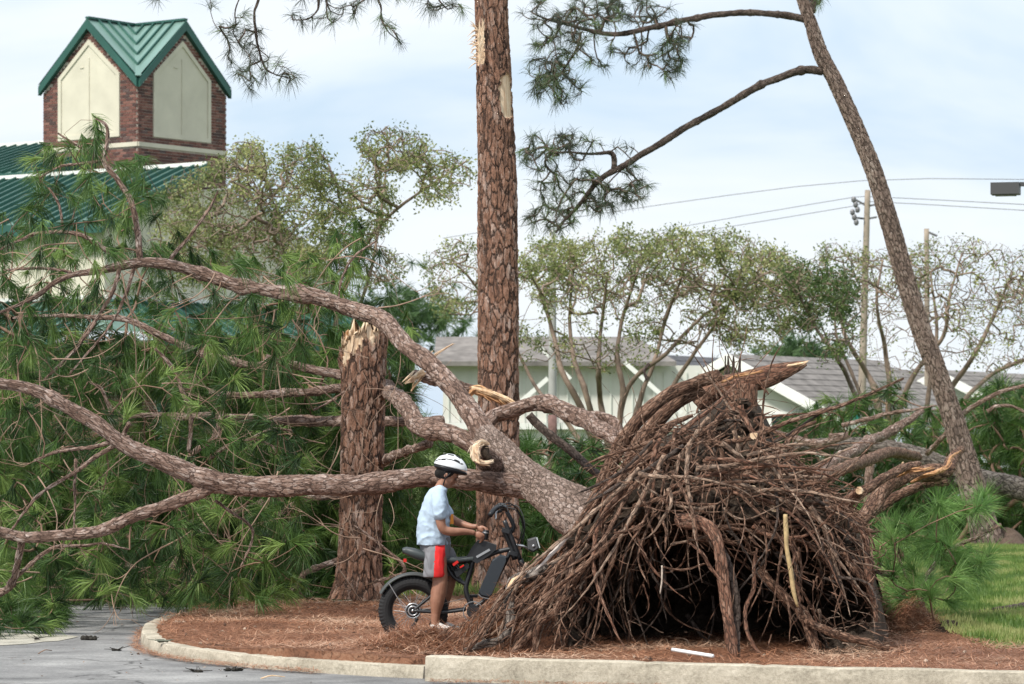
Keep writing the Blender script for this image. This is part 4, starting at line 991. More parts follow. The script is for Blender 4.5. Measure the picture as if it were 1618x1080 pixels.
for pts in ([(468,577,30.4,14),(400,575,30.5,13),(330,562,30.5,13),(290,545,30.5,12),(250,527,30.5,12),(200,504,30.5,11),(140,500,30.5,8),(60,498,30.5,5),(20,502,30.5,4)],
  [(600,600,30.4,16),(543,612,30.2,15),(490,618,30,14),(435,622,30,13),(363,624,30,11),(330,620,30,8)],
  [(700,664,30.3,17),(660,665,30.2,17),(600,664,30.2,18),(545,663,30.2,18),(480,665,30.2,19),(430,664,30.2,19),(370,660,30.2,17),(305,658,30.2,15),(230,656,30.2,8),(180,664,30.2,4)],
  [(352,640,30,10),(350,665,29.9,11),(338,692,29.8,11),(310,712,29.7,10),(290,730,29.6,8)],
  [(680,700,27.6,15),(650,710,27.8,15),(620,722,28.6,16),(590,735,30.3,14),(560,752,30.3,12),(540,770,30.4,12)],
  [(540,783,30,12),(515,784,30,12),(477,790,30,11),(450,805,30,9),(433,823,30,6)],
  [(440,787,30.5,12),(415,795,30.5,14),(395,803,30.5,13),(350,812,30.6,10)],
  [(330,815,31,10),(290,830,31,11),(250,847,31,11),(205,858,31,8)],
  [(282,880,30,10),(272,895,30,12),(255,902,30,14),(230,898,30,11),(190,892,30,7)],
  [(545,880,30,10),(520,890,30,10),(480,905,30,10),(470,925,30,9),(440,945,30,8),(410,955,30,7),(360,940,30,4)],
  [(35,850,25.9,13),(30,880,26,12),(22,915,26.1,13),(10,930,26.2,12),(-20,945,26.3,9)],
  [(22,915,26.1,8),(50,890,26.1,7),(85,865,26.1,6),(135,862,26.2,5),(160,858,26.2,4),(205,868,26.3,3)],
  [(262,420,28,8),(280,395,28,7),(298,375,28,6),(330,330,28,5),(345,300,28,3)],
  [(221,410,28,11),(218,372,28,11),(213,338,28,10),(204,312,28,10),(186,284,28,9),(165,255,28,9),(170,225,28,7),(168,198,28,6),(151,187,28,4)],
  [(165,255,28,7),(140,240,28,6),(116,226,28,5),(91,210,28,3)],[(165,254,28,6),(130,258,28,5),(95,263,28,4),(68,277,28,3)],
  [(100,367,28,5),(95,330,28,5),(86,310,28,4),(77,296,28,3)],[(-10,398,28,4),(30,380,28,5),(60,368,28,6),(100,366,28,7),(135,374,28,8),(170,395,28,8),(200,418,28,8)],
  [(190,420,28,8),(178,460,27.9,7),(155,500,27.9,6),(120,550,27.8,6),(70,600,27.8,5)],[(213,420,28,7),(200,460,27.9,6),(180,505,27.9,5),(145,550,27.8,4),(110,590,27.8,3)],
  [(113,430,28,6),(80,424,28,5),(40,424,28,5),(5,427,28,4)],
  [(245,550,27.8,5),(267,573,27.8,7),(280,595,27.8,7),(287,613,27.8,8),(297,640,27.8,8),(302,670,27.8,8),(298,715,27.8,7)],
  [(205,668,26,8),(185,700,26.1,8),(150,722,26.2,8),(120,745,26.3,7),(70,775,26.3,6),(45,800,26.3,5),(20,835,26.4,4)],
  [(205,690,26.2,7),(150,705,26.3,7),(95,712,26.4,6),(55,727,26.5,5)],[(120,725,26.4,6),(118,770,26.3,5),(118,800,26.3,4),(116,850,26.3,3)],
  [(340,790,26,6),(370,812,26,5),(395,830,26,5),(398,855,26,4),(380,895,26,3)],
  [(176,670,28.5,6),(172,640,28.5,7),(160,615,28.5,6),(140,602,28.5,4)],
  [(460,680,28,4),(430,678,28,6),(400,692,28,6),(360,705,28,7),(330,725,28,8)],[(400,692,28,5),(430,705,28,4),(450,740,28,3)],
  [(545,618,27.5,5),(520,635,27.5,4),(495,648,27.5,3)],[(535,470,28.2,4),(540,440,28.2,4),(560,405,28.2,4),(595,380,28.3,3)],
  [(590,920,29,5),(640,900,28.6,6),(600,860,28.6,5),(560,830,28.6,4)]):
    limb(up_,pts,BL,skel=fs,seg=14,step=.03)
# right hand limb arching into the roots and its darker prop
limb(up_,[(765,672,26.8,24),(782,658,26.9,24),(805,650,26.9,25),(832,640,26.8,27),(860,638,26.6,28),(893,648,26.3,29),(927,665,26.0,29),(955,680,25.5,27),(985,705,25,26),(1010,730,24.6,24)],BL,skel=None,seg=28,step=.02,lump=.2)
limb(up_,[(925,655,26.2,14),(948,657,26,16),(966,664,25.8,17),(978,682,25.5,16),(985,705,25,16)],BL,seg=18,step=.02,lump=.2)
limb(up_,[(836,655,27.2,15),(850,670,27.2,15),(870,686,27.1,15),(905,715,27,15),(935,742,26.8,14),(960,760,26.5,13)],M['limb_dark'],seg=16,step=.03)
# broken limb crossing in front of the tall pine
limb(up_,[(655,590,27.9,14),(680,600,27.8,20),(715,606,27.8,17),(735,612,27.8,16),(765,618,27.8,14),(790,628,27.8,11),(815,640,27.7,6)],BL,seg=18,step=.02)
def splinter(pts,matl,name='torn_wood',seg=7):
    """a bundle of torn fibres along the path"""
    ac=Acc(); q=np.array([[*P(a,b,Y),w_*Y/F/2] for a,b,Y,w_ in pts]); nf=5 if len(pts)>2 else 2
    tube(ac,np.column_stack([q[:,:3],q[:,3]*.62]),seg,.015,.3)
    for k in range(nf*3):
        o=rng.normal(size=3)*.5; o[1]-=.35; a=random.randrange(0,max(1,len(q)-2)); b=min(len(q),a+random.choice((2,3))); b=max(b,a+2)
        w=q[a:b].copy(); r=w[:,3].copy(); w[:,:3]+=o*r[:,None]*.9; w[:,3]=r*random.uniform(.16,.34); w[-1,3]=.001; w[-1,:3]+=rng.normal(size=3)*r.mean()*.5; w[0,3]*=.6
        tube(ac,w,4,.02,.2)
    return ac.build(name,matl,up_)
splinter([(742,618,27.72,8),(760,621,27.70,15),(785,632,27.68,15),(805,643,27.66,13),(817,646,27.64,4)],M['wood_orange'])
splinter([(745,612,27.70,6),(775,620,27.66,8),(800,632,27.64,9),(818,642,27.62,3)],M['wood'])
splinter([(740,626,27.7,12),(748,618,27.7,10),(756,616,27.7,4)],M['wood_orange'])
splinter([(668,585,27.8,10),(660,592,27.75,15),(650,600,27.7,12),(640,606,27.7,4)],M['wood_pale'])
splinter([(664,600,27.75,6),(656,608,27.7,6),(650,618,27.7,3)],M['wood']); splinter([(670,590,27.76,8),(655,597,27.7,7),(642,603,27.7,2)],M['wood'])
splinter([(680,567,27.6,6),(695,556,27.6,5),(716,543,27.6,2)],M['wood_pale']); splinter([(676,562,27.6,4),(684,554,27.6,2)],M['wood_pale'])
# stub of torn limb on the bole: a pale torn rim round a solid dark lump coloured as a hollow's shade
for pts in ([(772,702,25.74,8),(760,700,25.70,13),(750,706,25.67,14),(747,718,25.65,14),(750,728,25.64,9)],[(748,722,25.66,12),(756,729,25.64,13),(768,731,25.64,9),(780,729,25.66,4)],[(752,704,25.66,6),(754,714,25.64,9),(756,726,25.63,8)]):
    splinter(pts,M['wood_pale'])
limb(up_,[(775,735,26.1,44),(764,722,25.85,38),(757,715,25.74,28)],BL,'broken_stub',20,.02,.1)
limb(up_,[(768,706,25.74,10),(766,716,25.70,13),(773,726,25.70,9)],M['soil'],'hollow_shade',10,.02,.2)
# extra fallen trunk pieces seen lower: brown branches at ground in foliage handled by grow()

# --- foliage of the uprooted pine: a deep mass of hanging needles
topf=prof([(-80,330),(0,335),(40,250),(90,215),(150,185),(220,225),(250,290),(290,370),(360,400),(430,420),(520,380),(560,340),(600,390),(650,480),(720,540),(780,560)])
botf=prof([(-80,990),(60,990),(100,985),(115,948),(330,952),(530,948),(600,944),(780,925)])
T=[];
def addmass(n,x0,x1,dens,Y0,Y1,tf=topf,bf=botf):
    o=[]
    while len(o)<n:
        x=x0+(x1-x0)*rng.random(); a=tf(x); b=bf(x); y=a+(b-a)*rng.random()
        if rng.random()>dens(x,y): continue
        Y=Y0+(Y1-Y0)*rng.random()
        p=P(x,y,Y)
        if p[2]<.05:
            Y=(CAMH-.08)*F/(y-HY); p=P(x,y,Y-rng.random()*.5); 
            if p[2]<.03: p[2]=.03+rng.random()*.05
        o.append(p)
    return np.array(o)
def dn(x,y):
    if y<330: return .22 if (x<120 or 150<x<250) else .12
    if y<530:
        d=.30
        if 100<x<460: d=.24
        if 100<x<460 and y>455: d=.42
        if x>560: d=.22
        return d
    if 60<x<360 and 610<y<700: return .35
    if y<640: return .62
    return 1.0
def dnf(x,y): return (.9 if y>800 else .25) if y>520 else (.35 if y<330 else .15)
mass=np.vstack([addmass(2600,-70,650,dn,30.5,33.2),addmass(460,-70,480,dnf,26.4,29.4)])
ln,tp,td=grow(fs,mass,rt=.0026,expo=.40,curv=.35,sag=.02,wob=.16,pathw=.10,maxd=4)
ac=Acc(); lines_to(ac,ln,4); ac.build('twigs',M['twig'],up_,smooth=True,kind='stuff')
down=np.tile([0,0,-1.],(len(tp),1)); k=np.where(tp[:,2]>2.2,.9,.25)[:,None]
ac=Acc(); tufts(ac,tp,td*.8+down*k+rng.normal(size=tp.shape)*.35,K=58,Ln=.25,w=.0046,spread=.85,droop=.55,tint=np.clip(cluster_tint(tp,1.6,1.1)-.05+.25*rng.normal(size=len(tp)),0,1)); ac.build('foliage',M['needle'],up_,kind='stuff')
tw=Acc()
for _ in range(140):
    x=U0(-60,640); y0=float(topf(x)); y=U0(max(y0+20,330),930); Y=U0(26.6,30.0); p=P(x,y,Y)
    d=np.array([U0(-1,1),U0(-.4,.2),U0(-.9,.3)]); n=10; pts=[]; ph=rng.normal(size=3)*.5; r0=U0(.003,.009); d=unit(d); L_=U0(.5,1.5)
    for i in range(n+1):
        pts.append([*p,max(.0018,r0*(1-i/n*.8))]); ph=ph*.7+rng.normal(size=3)*.35; d=unit(d+ph*.28); p=p+d*L_/n
        if p[2]<.06: p[2]=.06
        if i in (4,7):
            d2=unit(d+rng.normal(size=3)*.8); pp_=[[*p,r0*.5]]; q_=p.copy()
            for k in range(4): q_=q_+d2*L_*.09; d2=unit(d2+rng.normal(size=3)*.3+[0,0,.1]); pp_.append([*q_,max(.0015,r0*(.4-k*.08))])
            tube(tw,pp_,4,.08,cap=False)
    tube(tw,pts,5,.06,.08,cap=False)
tw.build('bare_twigs',M['twig_light'],up_,smooth=True,kind='stuff')
# deeper mass behind, filling towards the building: a second fallen crown
bk=empty('fallen_pine_tree',(-5,35,0),'second fallen pine crown lying behind, dense green needles in front of the brick wall','tree')
bs=[]
for pts in ([(-100,740,35,30),(100,760,35,28),(300,790,35,24),(500,820,35,20),(700,840,35,14),(860,850,35,8)],[(0,760,34,12),(60,680,34,9),(120,600,34,6),(180,540,34,4)],[(200,780,34,12),(300,720,34,9),(420,660,34,6),(520,600,34,4)],[(500,820,34.5,10),(600,770,34.5,8),(700,740,34.5,5),(840,720,34.5,3)]):
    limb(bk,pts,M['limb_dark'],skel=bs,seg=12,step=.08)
def dn2(x,y):
    if y<560: return .10
    if 60<x<360 and 610<y<700: return .35
    if 400<x<640 and 590<y<650: return .2
    return 1
top2=prof([(-100,430),(100,440),(300,500),(560,520),(640,640),(720,700),(800,705),(860,690),(940,700),(1000,760)])
bot2=prof([(-100,900),(600,920),(1000,900)])
m2=addmass(1700,-80,960,dn2,32,37,top2,bot2)
m2[:,2]=np.maximum(m2[:,2],.1)
ln,tp,td=grow(bs,m2,rt=.004,expo=.38,curv=.35,wob=.15,pathw=.10)
ac=Acc(); lines_to(ac,ln,4); ac.build('twigs',M['twig'],bk,smooth=True,kind='stuff')
ac=Acc(); tufts(ac,tp,td*.6+rng.normal(size=tp.shape)*.5+[0,0,-.25],K=46,Ln=.30,w=.0062,spread=1.0,droop=.45,tint=np.clip(cluster_tint(tp,.7,.9),0,1)); ac.build('foliage',M['needle'],bk,kind='stuff')

# --- second fallen trunk on the right
r2=empty('fallen_pine_tree',(P(1700,800,45)[0],45,0),'thick grey barked pine trunk lying behind the leaning pine','tree')
rs=[]
limb(r2,[(1760,806,45.5,44),(1660,788,45.4,42),(1600,768,45.3,39),(1550,754,45.2,37),(1500,740,45.1,35),(1450,722,45,32),(1400,708,45,29),(1350,702,45,25),(1300,702,45,21),(1250,708,44.8,17),(1200,722,44.6,12)],M['bark_grey'],'trunk',48,.03,.1,skel=rs)
for pts in ([(1457,649,42,9),(1409,680,41,15),(1373,697,40,18),(1329,724,38,20),(1288,748,36,20),(1245,765,34,19),(1210,780,32,17)],
            ):
    limb(r2,pts,M['limb'],skel=None,seg=20,step=.03)
for pts in ([(1310,690,44,12),(1340,688,44,10),(1290,700,44,14),(1250,690,44,10),(1220,680,44,7)],
            [(1380,716,44.2,16),(1372,760,44.2,14),(1368,800,44.2,10)],[(1465,716,44.4,10),(1490,690,44,9),(1521,655,43.7,9),(1555,632,43.6,8),(1600,614,43.6,7),(1660,600,43.6,5)],
            [(1330,672,44,8),(1370,662,44,8),(1410,652,44,7),(1450,646,44,5),(1480,640,44,3)],[(1240,668,40,7),(1290,650,40,6),(1330,640,40,6),(1380,620,40,5),(1428,598,40,3)],
            [(1560,650,44,7),(1580,640,44,6),(1618,650,44,5),(1660,690,44,4)]):
    limb(r2,pts,M['limb'],skel=rs,seg=12,step=.06)
top3=prof([(1180,720),(1240,672),(1300,632),(1350,632),(1420,610),(1470,640),(1540,620),(1600,600),(1660,600)])
bot3=prof([(1180,800),(1300,830),(1400,880),(1560,860),(1660,850)])
def dn3(x,y):
    d=.48
    if x>1560: d=1
    if y>700: d=.8
    return d
m3=addmass(1350,1190,1665,dn3,46.5,51,top3,bot3)
ln,tp,td=grow(rs,m3,rt=.005,expo=.38,curv=.35,wob=.15,pathw=.10)
ac=Acc(); lines_to(ac,ln,4); ac.build('twigs',M['twig'],r2,smooth=True,kind='stuff')
ac=Acc(); tufts(ac,tp,td*.6+rng.normal(size=tp.shape)*.4+[0,0,-.3],K=44,Ln=.34,w=.008,spread=1.0,droop=.5,tint=np.clip(cluster_tint(tp,.5,.8)-.1,0,1)); ac.build('foliage',M['needle'],r2,kind='stuff')
# bright near bough right of the roots
nb=empty('fallen_pine_bough',P(1450,985,26),'bright green pine bough lying on the lawn right of the roots','branch')
nb.location.z=.12; ns=[]
for pts in ([(1478,992,24.5,7),(1465,975,25,8),(1455,940,25.5,8),(1470,900,26,7),(1500,870,26,7),(1540,850,26,7),(1582,828,26,6)],[(1455,940,25.5,6),(1430,905,25.5,5),(1415,870,25.5,5)],[(1360,900,25,8),(1390,905,25.2,8),(1420,912,25.3,6)],[(1460,940,25.5,5),(1440,960,25.3,4)],[(1478,985,24.6,4),(1510,1000,24.3,3),(1540,1018,24,2)],[(1425,885,25.6,5),(1412,850,25.5,6),(1400,835,25.5,4)]):
    limb(nb,pts,M['limb'],skel=ns,seg=10,step=.03)
tg=np.array([P(x+rng.normal()*9,y+rng.normal()*9,25.3+rng.normal()*.5) for x,y in [(1400,820),(1415,840),(1395,850),(1440,830),(1465,840),(1420,860),(1455,870),(1480,855),(1500,850),(1490,800),(1480,795),(1540,808),(1530,815),(1550,800),(1480,890),(1510,885),(1440,900),(1460,915),(1430,930),(1445,945),(1440,965),(1455,960),(1425,940),(1470,930),(1500,910),(1530,880),(1550,870),(1410,900),(1385,880),(1395,870),(1520,920),(1540,900),(1475,870),(1450,850),(1505,930),(1560,885)] for _ in range(2)])
tg[:,2]=np.maximum(tg[:,2],.2)
ln,tp,td=grow(ns,tg,rt=.004,expo=.4,curv=.3,wob=.1)
ac=Acc(); lines_to(ac,ln,5); ac.build('twigs',M['twig'],nb,smooth=True,kind='stuff')
ac=Acc(); tufts(ac,tp,td+rng.normal(size=tp.shape)*.3+[0,0,.25],K=95,Ln=.26,w=.0034,spread=1.05,droop=.25,tint=np.clip(rng.random(len(tp))*.8+.1,0,1)); ac.build('foliage',M['needle_bright'],nb,kind='stuff')
# stray stick on the lawn
st=Acc(); tube(st,[[*P(1530,968,GY(968,.18)),.004],[*P(1550,966,GY(966,.18)),.02],[*P(1580,962,GY(962,.2)),.022],[*P(1640,953,GY(953,.2)),.03]],8,.05,.15); tag(st.build('fallen_stick',M['limb_dark'],smooth=True),'dark crooked stick lying on the sunlit lawn','stick')

# ------------------------------------------------------------------ root plate
otl=prof([(650,1030),(700,1004),(740,990),(790,942),(830,903),(870,870),(905,845),(935,815),(965,770),(1000,730),(1040,700),(1090,665),(1140,625),(1175,610),(1200,640),(1235,712),(1288,768),(1333,808),(1368,860),(1392,945),(1412,1035)])
nx,nz=150,90
def plate_front(px,t,y):
    base=22.25+.0*px
    s=22.35+1.35*(1-(y-600)/440)           # leaning back upwards
    s=s if px>900 else 22.35+(1.15*(1-(y-850)/190))
    # cavity under the plate
    e=((px-1130)/245)**2+((y-955)/130)**2+.25*mnoise.noise(Vector((px*.014,y*.014,2)))
    cav=max(0,1-e)**.5 if e<1 else 0
    ov_=math.exp(-((px-1120)/190)**2-((y-800)/55)**2)*.45
    n=mnoise.noise(Vector((px*.012,y*.012,3)))*.35+mnoise.noise(Vector((px*.035,y*.035,7)))*.16+mnoise.noise(Vector((px*.1,y*.1,9)))*.06
    return s+cav*1.9-ov_+n*(.5 if px<900 else .8)
V=[];
xs=np.linspace(652,1410,nx)
for i,x in enumerate(xs):
    tp_=otl(x); bt=1046.0
    for j in range(nz):
        t=j/(nz-1); y=bt+(tp_-bt)*t
        Yf=plate_front(x,t,y); back=23.6 if x<900 else 23.6+min(1,(x-900)/80)*1.6
        rim=min(1,(1-t)*6)*min(1,i/6)*min(1,(nx-1-i)/6)
        Y=back-.15+(Yf-back+.15)*rim**.5
        V.append(P(x,y,Y) if True else 0)
V=np.array(V); 
# keep the foot on the ground
Vb=V.copy()
for i,x in enumerate(xs):
    back=23.6 if x<900 else 23.6+min(1,(x-900)/80)*1.6
    for j in range(nz): 
        q=V[i*nz+j]; Vb[i*nz+j]=[q[0]*back/q[1]*1.0,back+.12*math.sin(j*.2+i*.1),q[2]]
a_=np.arange(nx-1)[:,None]*nz+np.arange(nz-1)[None]; a_=a_.ravel()
Qf=np.stack([a_,a_+nz,a_+nz+1,a_+1],-1); off=nx*nz; Qb=np.stack([a_,a_+1,a_+nz+1,a_+nz],-1)+off
edge=[]
for j in range(nz-1): edge+= [(j,j+1,off+j+1,off+j),((nx-1)*nz+j+1,(nx-1)*nz+j,off+(nx-1)*nz+j,off+(nx-1)*nz+j+1)]
for i in range(nx-1): edge+=[(i*nz+nz-1,(i+1)*nz+nz-1,off+(i+1)*nz+nz-1,off+i*nz+nz-1)]
ac=Acc(); ac.add(np.vstack([V,Vb]),Q=np.vstack([Qf,Qb,edge]))
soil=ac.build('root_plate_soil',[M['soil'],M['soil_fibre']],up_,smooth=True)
mi=np.zeros(len(soil.data.polygons),np.int32)
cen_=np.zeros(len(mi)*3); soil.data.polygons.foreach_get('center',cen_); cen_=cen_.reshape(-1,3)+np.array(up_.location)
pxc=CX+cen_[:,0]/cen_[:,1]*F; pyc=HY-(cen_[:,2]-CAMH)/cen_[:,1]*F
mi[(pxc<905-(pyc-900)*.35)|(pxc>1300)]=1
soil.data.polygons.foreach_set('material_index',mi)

def root(pts,matl,label=None,seg=10,name='root',lump=.18,step=.03):
    q=[[*P(a,b,Y),max(.7,w_)*Y/F/2] for a,b,Y,w_ in pts]
    ac=Acc(); tube(ac,q,seg,step,lump); o=ac.build(name,matl,up_,smooth=True)
    if label: o['label']=label
    return o
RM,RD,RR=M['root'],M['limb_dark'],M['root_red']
# the log sticking out of the top
lg=root([(1100,640,24.1,30),(1135,612,24.1,32),(1180,601,24.1,36),(1205,596,24.1,35),(1235,587,24.1,28),(1258,580,24.1,19),(1274,574,24.1,9)],M['root_red'],'thick snapped root jutting from the top',30,lump=.14)
splinter([(1245,577,23.98,6),(1262,575,23.95,8),(1276,571,23.95,3)],M['wood']); splinter([(1140,604,23.95,5),(1165,594,23.9,6),(1195,588,23.9,4),(1205,585,23.9,2)],M['wood_orange'])
splinter([(1192,592,23.85,4),(1200,602,23.82,6),(1214,622,23.8,4)],RR,'torn_bark')
for (x,w_) in ((1150,6),(1158,7),(1167,6),(1145,4)): root([(x,620,24.2,w_+4),(x+1,590,24.2,w_),(x-1+random.random()*4,562,24.2,2)],RD)
traced=[
 ([(1135,592,23.9,20),(1094,607,23.8,20),(1053,624,23.7,21),(1017,653,23.6,22),(995,682,23.6,23),(975,715,23.7,24),(955,760,23.8,26),(935,800,23.8,22)],RM),
 ([(1110,612,23.9,20),(1065,640,23.9,24),(1035,668,23.9,26),(1012,700,23.9,28),(1000,740,23.9,28)],RM),
 ([(1175,605,24,40),(1170,640,24,48),(1165,690,24,52),(1160,740,24,50),(1150,790,23.8,40)],RR),
 ([(1095,656,23.3,6),(1065,668,23.3,10),(1043,684,23.2,11),(1024,713,23.1,12),(1000,742,23.1,12),(956,783,23.1,11),(930,810,23.1,9)],RM),
 ([(1150,655,23.1,6),(1130,668,23.1,9),(1100,690,23,13),(1065,704,23,14),(1007,735,22.9,15),(978,757,22.9,16),(944,795,22.9,16),(900,850,22.8,14),(850,890,22.7,12),(800,955,22.6,10),(760,1010,22.4,8)],RM),
 ([(1450,721,40,14),(1409,714,36,16),(1373,726,32,18),(1337,738,28,19),(1293,757,25.5,18),(1274,776,24.6,17),(1240,800,24,16)],RM),
 ([(1520,709,26,10),(1512,716,25.8,16),(1504,728,25.5,20),(1494,743,25.2,24),(1462,748,25,28),(1425,752,24.7,28),(1400,767,24.4,28),(1381,797,24.1,28),(1365,815,23.9,24),(1342,845,23.6,20),(1310,880,23.5,14)],RM),
 ([(1497,762,25.4,12),(1462,764,25.2,15),(1430,778,25,16),(1393,799,24.8,16),(1360,825,24.4,14),(1320,850,24,12)],RM),
 ([(1173,777,23.4,12),(1216,791,23.2,16),(1264,798,23.1,17),(1325,797,23.2,18),(1361,777,23.4,18),(1385,762,23.6,16),(1420,742,24,14),(1450,733,24.4,12)],RM),
 ([(1300,815,23,12),(1330,803,23,16),(1345,790,22.9,17),(1357,776,22.8,15)],RR),
 ([(1075,822,22.3,24),(1108,826,22.1,24),(1130,846,21.95,20),(1138,880,21.9,17),(1143,916,21.9,20),(1148,964,21.85,20),(1155,1012,21.8,18),(1160,1050,21.75,12)],RR),
 ([(1120,840,22.1,10),(1146,880,22.0,12),(1160,930,21.95,14),(1163,980,21.9,14),(1165,1040,21.8,9)],RD),
 ([(1196,866,22,4),(1192,890,22,6),(1191,928,22,7),(1177,969,21.95,7),(1186,1012,21.9,7),(1215,1050,21.8,6)],RR),
 ([(1198,900,22.6,12),(1237,940,22.5,16),(1268,967,22.4,18),(1282,1003,22.3,18),(1292,1040,22.2,14)],RM),
 ([(1270,975,22.3,12),(1291,990,22.2,13),(1331,1005,22.1,14),(1370,1014,22.0,12),(1405,1026,21.95,7)],RM),
 ([(1340,805,22.7,5),(1352,828,22.6,8),(1368,853,22.5,10),(1371,903,22.4,11),(1378,940,22.35,11),(1385,982,22.3,6)],RR),
 ([(1325,870,22.6,8),(1350,900,22.5,10),(1370,925,22.4,9),(1385,960,22.3,6)],RM),
 ([(860,893,22.5,14),(840,910,22.4,20),(815,918,22.35,20),(806,935,22.3,18),(804,955,22.25,17),(806,988,22.2,16),(794,1008,22.15,14),(760,1018,22.1,12),(730,1030,22.05,8)],M['bark_grey']),
 ([(830,905,22.3,5),(794,943,22.2,8),(775,974,22.1,8),(757,1003,22.05,8),(734,1034,22,6)],RM),
 ([(925,890,22.5,12),(905,916,22.4,16),(871,940,22.3,16),(845,988,22.15,16),(825,1015,22.05,14),(806,1036,22,9)],RM),
 ([(905,870,22.3,10),(898,915,22.2,13),(880,960,22.1,12),(850,990,22,10),(843,1040,21.95,5)],RM),
 ([(1000,820,22.3,6),(960,860,22.2,8),(915,900,22.1,8),(870,935,22.1,7),(800,990,22,6)],RM),
 ([(1024,812,22.2,4),(1010,830,22.1,5),(985,840,22.1,5),(970,842,22.1,3)],RM),
 ([(1090,858,22,4),(1108,872,21.9,6),(1122,895,21.9,6),(1145,925,21.85,4)],RR),
 ([(1045,895,22.1,3),(1080,900,22.1,4),(1115,890,22.1,3)],RM),([(1046,893,22.05,3),(1046,915,22.05,3),(1043,938,22.05,2)],M['root_pale']),
 ([(960,770,22.9,9),(930,800,22.8,8),(905,840,22.7,7),(880,875,22.6,6)],RM),
 ([(1090,690,23,8),(1130,700,22.9,9),(1190,690,22.9,8),(1250,665,23,7),(1330,640,23.2,6),(1428,597,23.6,3)],RM),
 ([(1150,760,22.9,9),(1200,740,22.9,10),(1230,715,22.9,9),(1260,680,23,7),(1290,665,23,5)],RM),
 ([(1180,800,22.7,6),(1235,790,22.6,6),(1300,770,22.6,5),(1340,740,22.7,4),(1380,700,22.9,3)],RM),
 ([(1168,600,23.6,4),(1130,640,23.2,6),(1085,675,23,7),(1040,720,22.9,8),(990,780,22.8,7)],RR),
 ([(1022,600,23.2,5),(1018,585,23.2,5),(1026,574,23.2,6)],RD),
]
for pts,mm in traced: root(pts,mm,seg=16 if max(p[3] for p in pts)>11 else 9,step=.02)
root([(1241,812,21.95,7),(1242,840,21.95,8),(1243,865,21.95,7),(1250,905,21.95,8),(1254,935,21.95,7),(1260,958,21.95,4)],M['root_yellow'],'pale yellow dry cane root',8,lump=.08)
root([(926,822,22.35,3),(905,839,22.2,6),(880,866,22.15,7),(864,884,22.1,5),(845,902,22.1,2)],M['root_white'],'peeled whitish root',10,lump=.35)
splinter([(822,910,22.1,9),(810,918,22.05,12),(802,932,22.0,4)],M['wood'])
for x,y,Y in ((1357,775,22.68),(1188,772,22.6),(1190,688,22.7),(1164,693,22.9),(1223,803,22.5)): 
    ac=Acc(); c=P(x,y,Y); tube(ac,[[*c,.026],[c[0]+.01,c[1]+.05,c[2],.028]],9,.02,.2); ac.build('cut_end',M['wood'],up_)
splinter([(1440,762,24.6,6),(1460,752,24.4,11),(1480,745,24.4,10),(1495,738,24.6,9),(1503,722,24.9,8),(1518,712,25.3,4)],M['wood_orange'])
splinter([(1418,752,24.3,8),(1435,744,24.2,12),(1455,742,24.2,10),(1475,740,24.3,4)],M['wood_orange']); splinter([(1421,750,24.3,5),(1424,738,24.2,5),(1427,730,24.2,2)],M['wood'])
# generated roots
def wander(p,d,L_,r0,grav,wob,n=14,mat_=None,clipz=.06,bend=None,cave=True):
    pts=[]; p=np.array(p,float); d=unit(d); st=L_/n; ph=rng.normal(size=3)
    for i in range(n+1):
        f=i/n; pts.append([*p,max(.0014,r0*(1-f)**.8*1.0+.0014)])
        ph=ph*.78+rng.normal(size=3)*.55
        d=unit(d+np.array([0,0,-grav/n])+ph*wob/n*3+(bend/n if bend is not None else 0)); p=p+d*st
        if p[2]<clipz: p[2]=clipz; d[2]=abs(d[2])*.1
        px_=CX+p[0]/p[1]*F; py__=HY-(p[2]-CAMH)/p[1]*F
        if cave and ((px_-1130)/235)**2+((py__-955)/105)**2<.9 and random.random()<.11: pts.append([*p,.0014]); break
        if px_>1215 and py__<otl(px_)-25+ (px_-1215)*.02 and random.random()<.35: pts.append([*p,.0014]); break
        py_=HY-(p[2]-CAMH)/p[1]*F
        if px_<930 and (py_<otl(px_)-6 or px_<655):
            pts.append([*p,.0016]); break
    return pts
cnt=0
def gen(n,x0,x1,y0,y1,Y0,Y1,dfun,Lr,rr,grav,wob,mats,fine=None):
    global cnt
    for _ in range(n):
        x=random.uniform(x0,x1); y=random.uniform(y0,y1); Y=random.uniform(Y0,Y1)
        y=max(y,float(otl(x))-10)
        w_=wander(P(x,y,Y),dfun(x,y),random.uniform(*Lr),random.uniform(*rr),grav,wob,bend=None)
        if fine is not None: tube(fine,w_,5,.06,.1,cap=False)
        else:
            ac=Acc(); tube(ac,w_,7,.05,.2); ac.build('root',random.choice(mats),up_,smooth=True); cnt+=1
U=random.uniform
M['root_light']=bark('root_bark_light',[(.20,.125,.088),(.37,.255,.185),(.55,.42,.33)],(.08,.055,.042),.02,.25,.003,.2)
mm=[RM,RM,RM,RR,RD,M['root_light']]
# left flank: streaming down to the left
gen(60,900,1080,680,820,22.4,23.3,lambda x,y:(-1+U(-.25,.25),-.22+U(-.15,.15),-1.05+U(-.25,.25)),(1.0,2.3),(.005,.024),.5,.46,mm)
gen(34,800,960,850,950,22.2,22.7,lambda x,y:(-.75+U(-.3,.4),-.15,-.8),(.5,1.3),(.005,.018),.5,.4,mm)
# crest: up and right spray
gen(34,1060,1215,640,790,22.9,23.7,lambda x,y:(U(-1,.9),U(-.5,.1),U(-.8,.3)),(.4,1.2),(.006,.020),.7,.55,mm)
